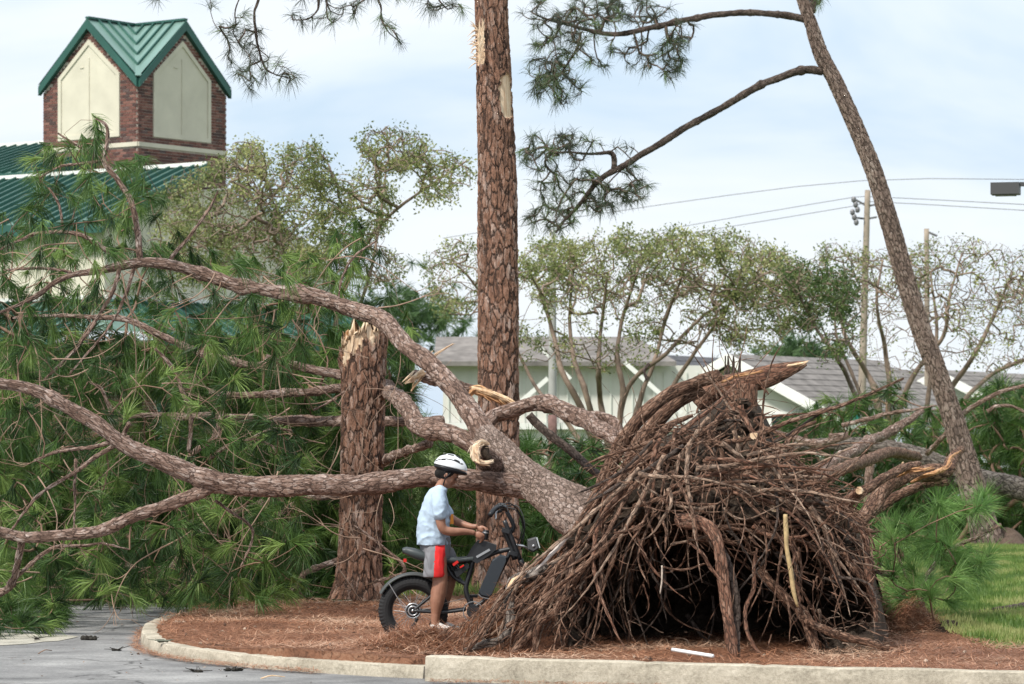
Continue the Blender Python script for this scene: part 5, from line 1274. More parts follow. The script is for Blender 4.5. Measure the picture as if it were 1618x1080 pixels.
# long arcs to the right
gen(50,1060,1240,740,850,22.4,23.3,lambda x,y:(1+U(-.2,.3),-.15+U(-.3,.3),U(-.3,.28)),(.8,1.9),(.004,.020),.35,.62,mm)
gen(10,1180,1260,660,760,22.8,23.5,lambda x,y:(1,U(-.3,.2),U(.1,.6)),(.7,1.5),(.005,.012),.5,.4,mm)
# curtain over the hollow
gen(26,960,1330,800,870,21.95,22.6,lambda x,y:(U(-.5,.5)+(x-1120)/400,-.2,-1),(.4,1.0),(.003,.010),.4,.55,mm)
gen(20,1200,1370,830,980,22.1,22.9,lambda x,y:(.5+U(-.5,.5),-.2,-.8),(.3,.9),(.005,.016),.5,.5,mm)
gen(34,1220,1360,790,930,22.1,22.9,lambda x,y:(.8+U(-.6,.4),-.15+U(-.2,.2),-.6+U(-.5,.6)),(.3,.9),(.003,.013),.5,.6,mm)
gen(16,1000,1240,700,820,22.2,22.9,lambda x,y:(.6+U(-.8,.6),-.35,-.2+U(-.5,.5)),(.5,1.4),(.008,.018),.5,.6,mm)
ML=M['root_light']; m2_=[RM,RR,ML,ML]
for x,y,dx,dz,L_,r_ in [(1000,800,1.0,.15,1.5,.016),(1060,770,1.0,.35,1.6,.018),(1100,740,1.0,.05,1.3,.020),(1150,760,1.0,-.15,1.3,.018),(1080,830,1.0,.10,1.6,.016),(1180,720,1.0,.30,1.3,.014),(1140,700,.8,-.5,1.1,.018),(1050,720,-.5,-.9,1.5,.018),(1010,740,-.7,-.8,1.6,.020),(990,770,-.8,-.7,1.5,.022),(1120,660,-.7,-.7,1.6,.018),(1160,680,.3,-1,.9,.018),(1210,700,.9,-.3,1.0,.016),(1240,790,.9,-.5,.8,.018),(1280,800,.7,-.8,.9,.018),(1300,830,.4,-1,.8,.014),(1190,830,.6,-.6,.9,.018),(1000,830,.3,-1,.7,.014),(960,830,-.3,-1,.9,.020),(930,860,-.5,-.9,.8,.018),(1060,860,1,.3,1.2,.010),(1230,760,1.0,.45,1.1,.010),(1260,740,1.0,.3,1.2,.012),(1200,660,1.0,.1,1.0,.009),(1240,850,-.4,-.9,.8,.012),(1090,700,-.2,-1,1.0,.018),(1130,800,-.9,-.3,1.0,.014),(1170,640,.2,-1,1.0,.022)]:
    w_=wander(P(x,y,22.35 if y>690 else 22.9),(dx,-.12,dz),L_,r_,.35,.42,cave=False); ac=Acc(); tube(ac,w_,9,.03,.25); ac.build('root',random.choice(m2_),up_,smooth=True); cnt+=1
# crowns of the deeper hollow
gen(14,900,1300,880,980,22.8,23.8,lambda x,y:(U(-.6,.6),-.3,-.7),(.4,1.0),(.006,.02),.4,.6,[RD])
fa=Acc()
gen(170,960,1360,680,840,22.0,23.3,lambda x,y:((x-1080)/250+U(-.6,.6),-.3+U(-.3,.2),-.5+U(-.6,.6)),(.25,1.0),(.002,.006),.3,.9,mm,fa)
gen(150,1040,1350,640,850,22.3,23.7,lambda x,y:(U(-.8,1.3),U(-.6,.2),U(-.6,.6)),(.3,1.2),(.002,.006),.7,.9,mm,fa)
gen(60,1180,1390,820,1010,21.9,23.0,lambda x,y:(U(-1,1),U(-.4,.2),U(-1,.2)),(.2,.8),(.002,.005),.5,1.1,mm,fa)
gen(170,700,960,880,990,22.0,23.0,lambda x,y:(-.8+U(-.5,.5),-.3,-.7+U(-.3,.3)),(.2,.9),(.002,.006),.5,.6,mm,fa)
fa.build('fine_roots',M['root'],up_,smooth=True,kind='stuff')
fb=Acc(); fa2=Acc()
gen(40,860,1360,860,1040,22.6,23.9,lambda x,y:(U(-1,1),U(-.6,.2),U(-.6,.6)),(.12,.5),(.002,.004),.5,1.4,mm,fb)
gen(30,1240,1410,960,1040,21.9,22.6,lambda x,y:(U(-1,1),U(-.6,.2),U(-.2,.6)),(.12,.4),(.002,.004),.5,1.4,mm,fb)
gen(30,890,1040,850,940,22.5,23.1,lambda x,y:(U(-.5,.3),-.1,-1),(.3,.9),(.004,.012),.4,.7,mm) if False else None
for _ in range(34):
    x=U(885,1050); y=U(840,930); w_=wander(P(x,y,U(22.5,23.1)),(U(-.5,.4),-.1,-1),U(.3,.9),U(.004,.013),.4,.6,cave=False); ac=Acc(); tube(ac,w_,7,.05,.25); ac.build('root',random.choice([RM,RD,RR]),up_,smooth=True)
for _ in range(70):
    x=U(985,1392); y=float(otl(x))+U(-4,30); sx=(x-1150)/230
    w_=wander(P(x,y,U(22.6,23.6)),(sx+U(-.5,.5),U(-.5,.2),.7-abs(sx)*.35+U(-.6,.3)),U(.25,.85),U(.002,.006),.5,.8,cave=False); tube(fa2,w_,5,.05,.1,cap=False)
fa2.build('wiry_roots',M['root'],up_,smooth=True,kind='stuff')
fb.build('fine_roots',M['root_light'],up_,smooth=True,kind='stuff')
ca=Acc()
for _ in range(520):
    x=U(900,1370); t=U(.02,.95); y=1046+(otl(x)-1046)*t; c=P(x,y,plate_front(x,t,y)-U(0,.12)); r_=U(.02,.075)
    k0=ca.n; ellipsoid(ca,c,(r_*U(.7,1.3),r_*U(.7,1.2),r_*U(.5,1.0)),nu=9,nv=6); V_=ca.V[-1]; V_+=np.array([mnoise.noise_vector(Vector(v*22)) for v in V_])*r_*.7
ca.build('soil_clods',M['soil'],up_,smooth=False,kind='stuff')
# straw and crumbs of soil on the slope
ac=Acc(); n=9000; xs_=rng.uniform(655,900,n); ys_=rng.uniform(0,1,n)
pp=[]; 
for x,t in zip(xs_,ys_):
    y=1046+(otl(x)-1046)*t
    pp.append(P(x,y-1,plate_front(x,t,y)-.03 if t<.9 else plate_front(x,t,y)))
pp=np.array(pp); d=rng.normal(size=(n,3))*.5+[-.8,-.2,-.6]; d/=np.linalg.norm(d,axis=1)[:,None]; s=np.cross(d,[0,1,0])
LL=(.05+.12*rng.random(n))[:,None]; VV=np.stack([pp-s*.003,pp+s*.003,pp+d*LL],1).reshape(-1,3)
wgt=np.clip(1-(xs_-655)/150,0,1)
ac.add(VV,np.arange(3*n).reshape(-1,3),tint=np.repeat(np.clip(rng.random(n)*.7*(.35+.65*wgt)+.05,0,1),3)); ac.build('clinging_straw',M['straw'],up_,kind='stuff')
# mulch thrown up beside the root plate, right side
def mound(name,px,py,rx,ry,rz,matl,label,straw=0):
    c=P(px,py,GY(py,.1)); ac=Acc(); nu,nv=36,12; th=np.linspace(0,2*math.pi,nu,endpoint=False); V=[]
    for j in range(nv):
        f=j/(nv-1); r=f
        for t in th:
            x=c[0]+rx*r*math.cos(t); y=c[1]+ry*r*math.sin(t); h=rz*(math.cos(r*math.pi)*.5+.5)*(1+.5*mnoise.noise(Vector((x*4,y*4,2))))+.03*mnoise.noise(Vector((x*12,y*12,5)))*(1-f)
            V.append((x,y,gh(x,y)+h-.02*f))
    i=np.arange(nv-1)[:,None]*nu; j=np.arange(nu)[None]; j2=(j+1)%nu; Q=np.stack([i+j,i+nu+j,i+nu+j2,i+j2],-1).reshape(-1,4)
    ac.add(V,Q=Q); o=ac.build(name,matl,smooth=True); tag(o,label,'mound',kind='structure'); 
    if straw:
        a2=Acc(); u_=np.sqrt(rng.random(straw)); t_=rng.random(straw)*6.283; xy=np.column_stack([c[0]+rx*u_*np.cos(t_),c[1]+ry*u_*np.sin(t_)])
        hf=lambda x,y:gh(x,y)+rz*(math.cos(min(1,math.hypot((x-c[0])/rx,(y-c[1])/ry))*math.pi)*.5+.5)*(1+.5*mnoise.noise(Vector((x*4,y*4,2))))
        scatter_blades(a2,xy,hf,.10,.0032,.2,tint=np.clip(rng.random(straw)*.8+.1,0,1)); tag(a2.build('pine_straw',M['straw']),'rust brown needles heaped '+label.split(' ',1)[1] if False else 'loose needles covering the '+label,'pine straw',kind='stuff')
    return o
mound('straw_mound',1425,1000,.36,.5,.20,M['mulch'],'low heap of straw right of the roots',3500)
mound('soil_mound',1500,1003,.22,.35,.09,M['soil'],'dark soil clod at the lawn edge')
mound('straw_mound',672,1032,.50,.40,.11,M['mulch'],'straw bank left of the roots under the bicycle',5200)
mound('soil_mound',1590,870,.5,1.2,.25,M['soil_fibre'],'grey brown rooty clod on the lawn behind')
# white pipe and litter
M['pvc']=simple('white_plastic_pipe',(.78,.80,.80),.4)
ac=Acc(); p=P(1068,1042,20.9); p2=P(1135,1056,20.45); tube(ac,[[p[0],21.35,.195,.013],[p2[0],21.0,.175,.013]],14,.1,cap=True); tag(ac.build('plastic_pipe',M['pvc'],smooth=True),'white plastic pipe lying on top of the kerb below the roots','pipe')
M['debris']=simple('dark_debris',(.03,.027,.022),.9,noise_amt=.4,nscale=30)
def clump(px,py,s,label,cat='clump',matl=None,fl=.45,z=0.0):
    c=P(px,py,GY(py,z)); ac=Acc(); 
    for q in range(7): ellipsoid(ac,c+np.array([U(-1,1)*s,U(-1,1)*s*.6,s*fl*.5]),(s*U(.3,.7),s*U(.3,.6),s*fl*U(.4,1)),nu=8,nv=5)
    for q in range(8):
        a=c+np.array([U(-1,1)*s,U(-1,1)*s*.5,.01]); tube(ac,[[*a,.004],[*(a+np.array([U(-.1,.1),U(-.1,.1),U(0,.03)])),.002]],4,.05)
    o=ac.build('debris_clump',matl or M['debris']); o.location=(0,0,0); tag(o,label,cat)
clump(142,1011,.06,'dark leafy clump on the asphalt left of the island')
clump(184,1028,.028,'small dark clod lying between leafy clump and kerb nose')
clump(58,1011,.020,'tiny dark clod on the pale concrete apron edge')
clump(297,979,.045,'dark clod at the back edge of the island nose')
clump(313,1062,.032,'dark wet clod in the gutter below the island kerb')
clump(368,1060,.045,'flattened dark clod in the gutter right of the other gutter clod')
clump(257,1014,.035,'greenish stone lying on the straw at the island nose',matl=simple('stone',(.12,.13,.10),.8),z=.1)
clump(705,1066,.06,'broken asphalt crumbs in front of the kerb joint',matl=simple('broken_asphalt',(.10,.10,.105),.9,noise_amt=.3,nscale=20),fl=.2)
clump(765,1074,.05,'flat asphalt chunk below the tall kerb',matl=bpy.data.materials['broken_asphalt'],fl=.2)
ac=Acc(); c=P(60,1033,GY(1033)); tube(ac,[[*c,.004],[c[0]+.05,c[1],.03,.004],[c[0]+.09,c[1]+.1,.02,.003]],5,.03); tag(ac.build('twig_on_road',M['twig'],smooth=True),'thin bent twig lying on the asphalt at the left','twig')
ac=Acc(); c=P(412,1072,GY(1072)); tube(ac,[[*c,.005],[c[0]+.07,c[1],.02,.005],[c[0]+.16,c[1]+.03,.01,.003]],5,.03); tag(ac.build('twig_on_road',M['wood']),'pale torn twig on the asphalt below the island kerb','twig')

# ------------------------------------------------------------------ the bicycle
YB=24.0; K=YB/F
M['paint']=simple('matt_black_paint',(.018,.019,.022),.38,.5)
M['tyre']=simple('tyre_rubber',(.020,.020,.021),.8,bmp=.3,bscale=90)
M['seat']=simple('grey_black_seat',(.045,.055,.058),.5,.4)
M['fend']=simple('grey_fender',(.06,.065,.065),.45)
M['steel']=simple('bright_steel',(.55,.55,.56),.3,.5,.9)
M['redl']=simple('red_plastic',(.55,.02,.015),.35)
M['lensm']=simple('clear_lens',(.55,.60,.62),.12,.6)
bike=empty('electric_bicycle',(P(653,966,YB)[0],YB,.08),'black fat tyred electric bicycle nosed into the roots','bicycle')
def B(px,py,dy=0.0): return np.array([(px-CX)*K,YB+dy,CAMH+(HY-py)*K])
def torus(acc,c,R_,r,nu=64,nv=14,sq=1.0,nub=0):
    u=np.linspace(0,2*math.pi,nu,endpoint=False); v=np.linspace(0,2*math.pi,nv,endpoint=False)
    rr=R_+r*sq*np.cos(v)[None]+ (nub*((np.arange(nu)%2)[:,None])*(np.cos(v)[None]>.3) if nub else 0)
    rr=np.broadcast_to(rr,(nu,nv)); V=np.stack([c[0]+rr*np.cos(u)[:,None],c[1]+r*np.sin(v)[None]+0*rr,c[2]+rr*np.sin(u)[:,None]],-1).reshape(-1,3)
    i=np.arange(nu)[:,None]; j=np.arange(nv)[None]; a=i*nv+j; b=((i+1)%nu)*nv+j; b2=((i+1)%nu)*nv+(j+1)%nv; a2=i*nv+(j+1)%nv
    acc.add(V,Q=np.stack([a,b,b2,a2],-1).reshape(-1,4))
def wheel(px,py):
    c=B(px,py)
    ac=Acc(); torus(ac,c,.212,.050,112,16,1.0,.006); w_=ac.build('tyre',M['tyre'],bike,smooth=False)
    ac=Acc(); torus(ac,c,.165,.014,64,8,.6); ac.build('rim',M['paint'],bike,smooth=True)
    ac=Acc()
    for k in range(36):
        a=k*math.pi/18; s_=1 if k%2 else -1; b=a+.35*(1 if (k//2)%2 else -1)
        tube(ac,[[c[0]+.035*math.cos(a),c[1]+.03*s_,c[2]+.035*math.sin(a),.0016],[c[0]+.16*math.cos(b),c[1]+.004*s_,c[2]+.16*math.sin(b),.0016]],4,.2)
    ac.build('spokes',M['steel'],bike)
    ac=Acc(); tube(ac,[[c[0],c[1]-.055,c[2],.05],[c[0],c[1]+.055,c[2],.05]],24,.03); ac.build('hub',M['paint'],bike,smooth=False)
    return c
hb=wheel(653,964); wheel(868,952)
ac=Acc(); torus(ac,hb-np.array([0,.068,0]),.055,.006,40,6); torus(ac,hb-np.array([0,.076,0]),.034,.006,32,6)
tube(ac,[[*(hb-np.array([0,.085,0])),.012],[*(hb+np.array([0,.085,0])),.012]],12,.05); ac.build('cassette',M['steel'],bike,smooth=True)
ac=Acc(); tube(ac,[[*B(660,975,-.09),.014],[*B(655,985,-.09),.012],[*B(646,995,-.09),.010]],8,.01); ellipsoid(ac,B(645,995,-.09),(.022,.008,.022),nu=12,nv=8); ac.build('derailleur',M['black'],bike,smooth=True)
# fender: an arc strip with rolled section
def arcstrip(c,r,a0,a1,wd,n=40):
    ac=Acc(); V=[]; pf=[(-wd,-.018),(-wd*.8,-.002),(-wd*.4,.006),(0,.008),(wd*.4,.006),(wd*.8,-.002),(wd,-.018),(wd*.7,-.012),(0,.001),(-wd*.7,-.012)]
    for i in range(n):
        a=R(a0+(a1-a0)*i/(n-1))
        for (y,h) in pf: V.append((c[0]+(r+h)*math.cos(a),c[1]+y,c[2]+(r+h)*math.sin(a)))
    k=len(pf); i=np.arange(n-1)[:,None]*k; j=np.arange(k)[None]; j2=(j+1)%k
    ac.add(V,Q=np.stack([i+j,i+j2,i+k+j2,i+k+j],-1).reshape(-1,4)); return ac
arcstrip(hb,.283,152,38,.058).build('fender',M['fend'],bike,smooth=True)
ac=Acc(); tube(ac,[[*B(615,921,-.055),.0035],[*B(642,965,-.08),.0035]],6,.1); ac.build('fender_stay',M['steel'],bike)
def frame(lst,r,name='frame_tube',m_='paint',seg=10,**k):
    ac=Acc(); q=[[*B(*p),(r if len(p)<4 else r)] for p in [(*p,) if len(p)==3 else (*p,0.0) for p in lst]]; tube(ac,q,seg,.03,**k); return ac.build(name,M[m_],bike,smooth=True)
for dy in (-.075,.075):
    frame([(653,964,dy),(682,940,dy),(708,915,dy)],.011); frame([(653,964,dy),(700,966,dy),(736,962,dy)],.013)
frame([(704,888,0),(712,905,0),(722,915,0),(740,925,0)],.016); frame([(748,884,0),(742,905,0),(736,930,0),(742,950,0),(748,962,0)],.020,'seat_tube')
frame([(690,886,0),(720,888,0),(760,882,0),(785,872,0),(812,866,0)],.018,'top_tube'); frame([(808,868,0),(790,905,0),(768,945,0),(745,962,0)],.016,'down_tube')
frame([(706,886,0),(735,925,0)],.010); 
ac=Acc(); c0,c1=B(713,900),B(735,882); d=c1-c0
for k in range(8): 
    f0=k/8; tube(ac,[[*(c0+d*f0),.024],[*(c0+d*(f0+.06)),.024]],12,.02)
ac.build('shock_spring',M['black'],bike,smooth=True)
ac=Acc(); bar(ac,B(716,892,-.045),B(724,886,-.045),.02,.022,up=np.array([0,-1.,0])); ac.build('reflector',M['redl'],bike)
ac=Acc(); bar(ac,B(727,896,-.045),B(733,892,-.045),.012,.014,up=np.array([0,-1.,0])); ac.build('reflector',M['redl'],bike)
ac=Acc(); prism(ac,[B(718,903,-.04),B(738,888,-.04),B(742,896,-.04),B(722,912,-.04)],(0,.08,0)); ac.build('controller_box',M['black'],bike)
ac=Acc(); tube(ac,[[*B(748,965,-.09),.05],[*B(748,965,.09),.05]],20,.05); ac.build('bottom_bracket',M['paint'],bike)
ac=Acc(); torus(ac,B(748,965,-.095),.075,.004,40,6); ac.build('chainring',M['steel'],bike)
ac=Acc(); bar(ac,B(748,965,-.1),B(752,986,-.1),.02,.012); bar(ac,B(748,965,.1),B(744,944,.1),.02,.012); ac.build('crank',M['black'],bike)
ac=Acc(); box(ac,B(752,987,-.15),.05,.045,.010); ac.build('pedal',M['black'],bike); ac=Acc(); box(ac,B(744,943,.15),.05,.045,.010); ac.build('pedal',M['black'],bike)
ac=Acc(); tube(ac,[[*B(700,952,-.1),.0025],[*B(735,944,-.1),.0025]],5,.1); tube(ac,[[*B(650,1000,-.1),.003],[*B(678,996,-.1),.003]],5,.1); ac.build('cable',M['steel'],bike)
# seat
ac=Acc(); prof_s=[(636,869,.045,.018),(642,869,.075,.026),(655,873,.095,.036),(672,878,.09,.036),(700,884,.075,.024),(725,884,.065,.020),(748,881,.055,.018)]
V=[]; nn=16
for (x,y,hw,hh) in prof_s:
    c=B(x,y); 
    for k in range(nn):
        a=2*math.pi*k/nn; V.append(c+np.array([0,hw*math.copysign(abs(math.cos(a))**.6,math.cos(a)),hh*math.copysign(abs(math.sin(a))**.7,math.sin(a))*(1.0 if math.sin(a)>0 else 1.3)]))
i=np.arange(len(prof_s)-1)[:,None]*nn; j=np.arange(nn)[None]; j2=(j+1)%nn
ac.add(V,T=[(0,k,k+1) for k in range(1,nn-1)]+[((len(prof_s)-1)*nn,(len(prof_s)-1)*nn+k+1,(len(prof_s)-1)*nn+k) for k in range(1,nn-1)],Q=np.stack([i+j,i+j2,i+nn+j2,i+nn+j],-1).reshape(-1,4))
so_=ac.build('seat',M['seat'],bike,smooth=True)
ac=Acc(); box(ac,B(640,885,-.0),.012,.03,.012); ac.build('tail_light',M['redl'],bike)
# tank, battery
ac=Acc(); prism(ac,[B(737,880,-.05),B(745,865,-.05),B(755,853,-.05),B(768,855,-.05),B(785,861,-.05),B(784,868,-.05),B(774,876,-.05),B(754,890,-.05)],(0,.10,0)); ac.build('tank',M['paint'],bike)
ac=Acc(); prism(ac,[B(752,878,-.058),B(773,866,-.058),B(775,869,-.058),B(754,881,-.058)],(0,.01,0)); ac.build('tank_trim',M['steel'],bike)
def rbox(poly,dy0,dy1,m_,name,bev=.012):
    ac=Acc(); p=np.array([B(x,y,0) for x,y in poly]); c=p.mean(0)
    ins=c+(p-c)*(1-bev/np.linalg.norm(p-c,axis=1))[:,None]; n=len(p); L4=[ins+[0,dy0,0],p+[0,dy0+bev,0],p+[0,dy1-bev,0],ins+[0,dy1,0]]
    V=np.vstack(L4+[[c+[0,dy0,0]],[c+[0,dy1,0]]]); Q=[];T=[]
    for l in range(3):
        for k in range(n): Q.append((l*n+k,l*n+(k+1)%n,(l+1)*n+(k+1)%n,(l+1)*n+k))
    for k in range(n): T+= [(4*n,(k+1)%n,k),(4*n+1,3*n+k,3*n+(k+1)%n)]
    ac.add(V,T,Q); return ac.build(name,M[m_],bike)
rbox([(756,936),(760,926),(778,884),(791,876),(801,879),(801,884),(777,940),(772,944),(760,941)],-.065,.065,'batt','battery_box') if False else None
M['batt']=simple('battery_case',(.028,.034,.042),.42,.5,bmp=.1,bscale=60)
bt=rbox([(756,936),(760,926),(778,884),(791,876),(801,879),(801,884),(777,940),(772,944),(760,941)],-.065,.065,'batt','battery_box')
ac=Acc(); prism(ac,[B(755,938,-.03),B(760,943,-.03),B(773,947,-.03),B(771,943,-.03)],(0,.06,0)); ac.build('battery_foot',M['steel'],bt)
ac=Acc(); tube(ac,[[*B(766,852,-.02),.022],[*B(768,840,-.02),.024],[*B(768.5,837,-.02),.020]],18,.02); ac.build('display',M['black'],bike)
ac=Acc(); tube(ac,[[*B(767.5,842,-.02),.026],[*B(767.9,840,-.02),.026]],20,.02); ac.build('display_ring',M['steel'],bike)
# fork, head, bars
frame([(796,836,0),(806,858,0),(814,884,0)],.024,'head_tube')
for dy in (-.055,.055):
    frame([(797,822,dy),(808,848,dy),(822,884,dy)],.017,'fork_leg'); frame([(822,884,dy),(845,925,dy),(868,952,dy)],.021,'fork_leg')
for (x,y) in ((799,838),(812,874)): 
    ac=Acc(); box(ac,B(x,y),.03,.085,.014,ax=((1,0,-.3),(0,1,0),(.3,0,1))); ac.build('fork_crown',M['paint'],bike)
frame([(806,842,0),(812,832,0),(800,806,0)],.016,'stem')
frame([(800,806,-.06),(796,800,-.16),(785,800,-.26),(778,808,-.33)],.013,'handlebar'); frame([(800,806,-.06),(800,804,0),(800,806,.06),(798,800,.16),(790,798,.26),(782,804,.33)],.013,'handlebar')
frame([(787,800,-.24),(780,805,-.30),(775,812,-.36)],.019,'grip','black'); frame([(791,798,.24),(785,802,.30),(779,808,.36)],.019,'grip','black')
frame([(786,806,-.22),(784,810,-.26),(784,818,-.32)],.006,'brake_lever','steel'); 
ac=Acc(); tube(ac,[[*B(786,808,-.22),.010],[*B(792,806,-.20),.012]],8,.02); ellipsoid(ac,B(795,802,-.1),(.03,.03,.022),nu=12,nv=8); ac.build('switch_housing',M['black'],bike,smooth=True)
for k,(pts) in enumerate(([(788,800,-.2),(806,794,-.2),(822,812,-.12),(828,835,-.08),(822,858,-.05)],[(792,800,-.1),(815,805,-.15),(826,830,-.1),(818,860,-.06)],[(795,800,.1),(818,800,.05),(829,828,0),(824,868,0)])):
    frame(pts,.0045,'brake_cable','black',6)
frame([(812,860,-.03),(826,862,-.05),(834,866,-.03)],.009,'lamp_bracket','steel')
rbox([(833,852),(847,848),(852,866),(843,872),(834,868)],-.06,.06,'lampgrey','headlight')
ac=Acc(); prism(ac,[B(847,849,-.05),B(852,865,-.05),B(853.5,865,-.05),B(849,848.5,-.05)],(0,.10,0)); ac.build('headlight_lens',M['lensm'],bike)
ac=Acc(); ellipsoid(ac,B(843,862,-.062),(.012,.006,.012),nu=12,nv=8); ac.build('lamp_bolt',M['steel'],bike)

# ------------------------------------------------------------------ the rider
def skin_mat():
    m,t,b,o=mat('brown_skin'); n=noise_(t,objco(t),25,4); t.links.new(ramp(t,n,[(.3,(.25,.115,.072)),(.7,(.34,.17,.11))]),b.inputs['Base Color'])
    b.inputs['Roughness'].default_value=.5; b.inputs['Subsurface Weight'].default_value=.08; b.inputs['Subsurface Radius'].default_value=(.02,.008,.004); return m
M['skin']=skin_mat()
M['hair']=simple('black_hair',(.010,.008,.007),.75,bmp=.8,bscale=140)
def cloth(name,c,**k): return simple(name,c,.85,.2,noise_amt=.06,nscale=12,bmp=.12,bscale=200)
M['shirt']=cloth('pale_blue_shirt',(.40,.50,.61)); M['shorts']=cloth('grey_shorts',(.19,.19,.205)); M['redc']=cloth('red_stripe_cloth',(.72,.035,.035))
M['shoe']=simple('white_shoe',(.65,.63,.60),.6); M['helm']=simple('white_helmet',(.70,.72,.74),.28,.5,coat=.4); M['hblack']=simple('helmet_black',(.015,.015,.017),.4)
kid=empty('person',(P(690,985,YB)[0],YB,.1),'child in pale blue shirt, grey shorts and white helmet astride the bicycle','person')
def Pm(px,py,dy): return B(px,py,dy)
def capsule(acc,pts,seg=16,step=.02,flat=None):
    """pts: (px,py,dy,r or (rx,ry))"""
    c=[]; 
    for p in pts: c.append([*B(p[0],p[1],p[2]), 1.0])
    c=np.array(c); rx=np.array([p[3] if not isinstance(p[3],tuple) else p[3][0] for p in pts]); ry=np.array([p[3] if not isinstance(p[3],tuple) else p[3][1] for p in pts])
    s=np.concatenate([[0],np.cumsum(np.linalg.norm(np.diff(c[:,:3],axis=0),axis=1))]); n=max(3,int(s[-1]/step)); t=np.linspace(0,s[-1],n)
    cc=catmull(c,step)[:,:3]; sc2=np.concatenate([[0],np.cumsum(np.linalg.norm(np.diff(cc,axis=0),axis=1))]); sc2*=s[-1]/sc2[-1]
    RX=np.interp(sc2,s,rx); RY=np.interp(sc2,s,ry)
    # round the ends
    T=np.gradient(cc,axis=0); T/=np.linalg.norm(T,axis=1)[:,None]
    A_=np.tile([0.,1.,0.],(len(cc),1)); A_=A_-T*np.sum(A_*T,1)[:,None]; A_/=np.linalg.norm(A_,axis=1)[:,None]+1e-9; Bq=np.cross(T,A_)
    e0=[(-.9,.43),(-.6,.8),(-.3,.95)]
    cc=np.vstack([[cc[0]+T[0]*f*min(RX[0],RY[0])*.8 for f,_ in e0],cc,[cc[-1]-T[-1]*f*min(RX[-1],RY[-1])*.8 for f,_ in e0[::-1]]])
    RX=np.concatenate([[RX[0]*g for _,g in e0],RX,[RX[-1]*g for _,g in e0[::-1]]]); RY=np.concatenate([[RY[0]*g for _,g in e0],RY,[RY[-1]*g for _,g in e0[::-1]]])
    A_=np.vstack([np.tile(A_[0],(3,1)),A_,np.tile(A_[-1],(3,1))]); Bq=np.vstack([np.tile(Bq[0],(3,1)),Bq,np.tile(Bq[-1],(3,1))])
    th=np.linspace(0,2*math.pi,seg,endpoint=False)
    V=cc[:,None]+RY[:,None,None]*np.cos(th)[None,:,None]*A_[:,None]+RX[:,None,None]*np.sin(th)[None,:,None]*Bq[:,None]
    n=len(cc); V=np.vstack([V.reshape(-1,3),cc[0],cc[-1]]); i=np.arange(n-1)[:,None]*seg; j=np.arange(seg)[None]; j2=(j+1)%seg
    Q=np.stack([i+j,i+j2,i+seg+j2,i+seg+j],-1).reshape(-1,4); k=n*seg
    T_=[(k,(a+1)%seg,a) for a in range(seg)]+[(k+1,(n-1)*seg+a,(n-1)*seg+(a+1)%seg) for a in range(seg)]
    acc.add(V,T_,Q)
def remesh(acc,name,matl,parent,vox=.006,sm=4,fn=None):
    o=acc.build(name,matl,parent); 
    md=o.modifiers.new('r','REMESH'); md.mode='VOXEL'; md.voxel_size=vox; md.use_smooth_shade=True
    ms=o.modifiers.new('s','SMOOTH'); ms.iterations=sm; ms.factor=.5
    dg=bpy.context.evaluated_depsgraph_get(); me=bpy.data.meshes.new_from_object(o.evaluated_get(dg)); 
    o.modifiers.clear(); old=o.data; o.data=me; bpy.data.meshes.remove(old)
    if not me.materials:
        for m in (matl if isinstance(matl,list) else [matl]): me.materials.append(m)
    n=len(me.vertices); co=np.zeros(n*3); me.vertices.foreach_get('co',co); co=co.reshape(-1,3)+np.array(parent_origin(parent))
    if fn is not None: co=fn(co); me.vertices.foreach_set('co',(co-np.array(parent_origin(parent))).ravel().astype(np.float32))
    me.polygons.foreach_set('use_smooth',np.ones(len(me.polygons),bool)); me.update(); return o
# head frame: looking down
hc=B(707.5,747.5,0); HF=unit([.86,0,-.50]); HU=unit([.50,0,.86]); HS=np.array([0,1.,0])
def H(f,s_,u): return hc+HF*f+HS*s_+HU*u
body=Acc()
ellipsoid(body,H(0,0,.012),(.082,.066,.082),ax=(HF,HS,HU)); ellipsoid(body,H(.030,0,-.040),(.050,.050,.055),ax=(HF,HS,HU))
ellipsoid(body,H(.052,0,-.078),(.024,.026,.020),ax=(HF,HS,HU)); ellipsoid(body,H(.082,0,-.026),(.013,.011,.018),ax=(unit(HF*.9-HU*.5),HS,unit(HU*.9+HF*.5)))
ellipsoid(body,H(.074,0,-.052),(.011,.019,.0075),ax=(HF,HS,HU)); ellipsoid(body,H(.068,0,.012),(.016,.045,.010),ax=(HF,HS,HU))
for s_ in (-1,1): ellipsoid(body,H(-.004,s_*.067,-.018),(.014,.008,.022),ax=(HF,HS,HU)); ellipsoid(body,H(.048,s_*.032,-.035),(.022,.02,.024),ax=(HF,HS,HU))
capsule(body,[(704,755,0,.040),(697,768,0,.042),(690,782,0,.050)])
# torso, legs
capsule(body,[(690,785,0,(.07,.13)),(687,805,0,(.085,.13)),(685,830,0,(.085,.12)),(686,858,0,(.09,.12)),(688,875,0,(.09,.12))])
capsule(body,[(690,875,-.075,.075),(693,900,-.09,.068),(696,915,-.095,.058),(693.5,935,-.095,.060),(691,950,-.095,.054),(689,968,-.095,.036),(688,980,-.095,.032),(689,990,-.095,.034)])
capsule(body,[(692,875,.075,.075),(706,890,.10,.066),(710,915,.11,.052),(704,940,.12,.048),(700,965,.12,.034),(700,985,.12,.032)])
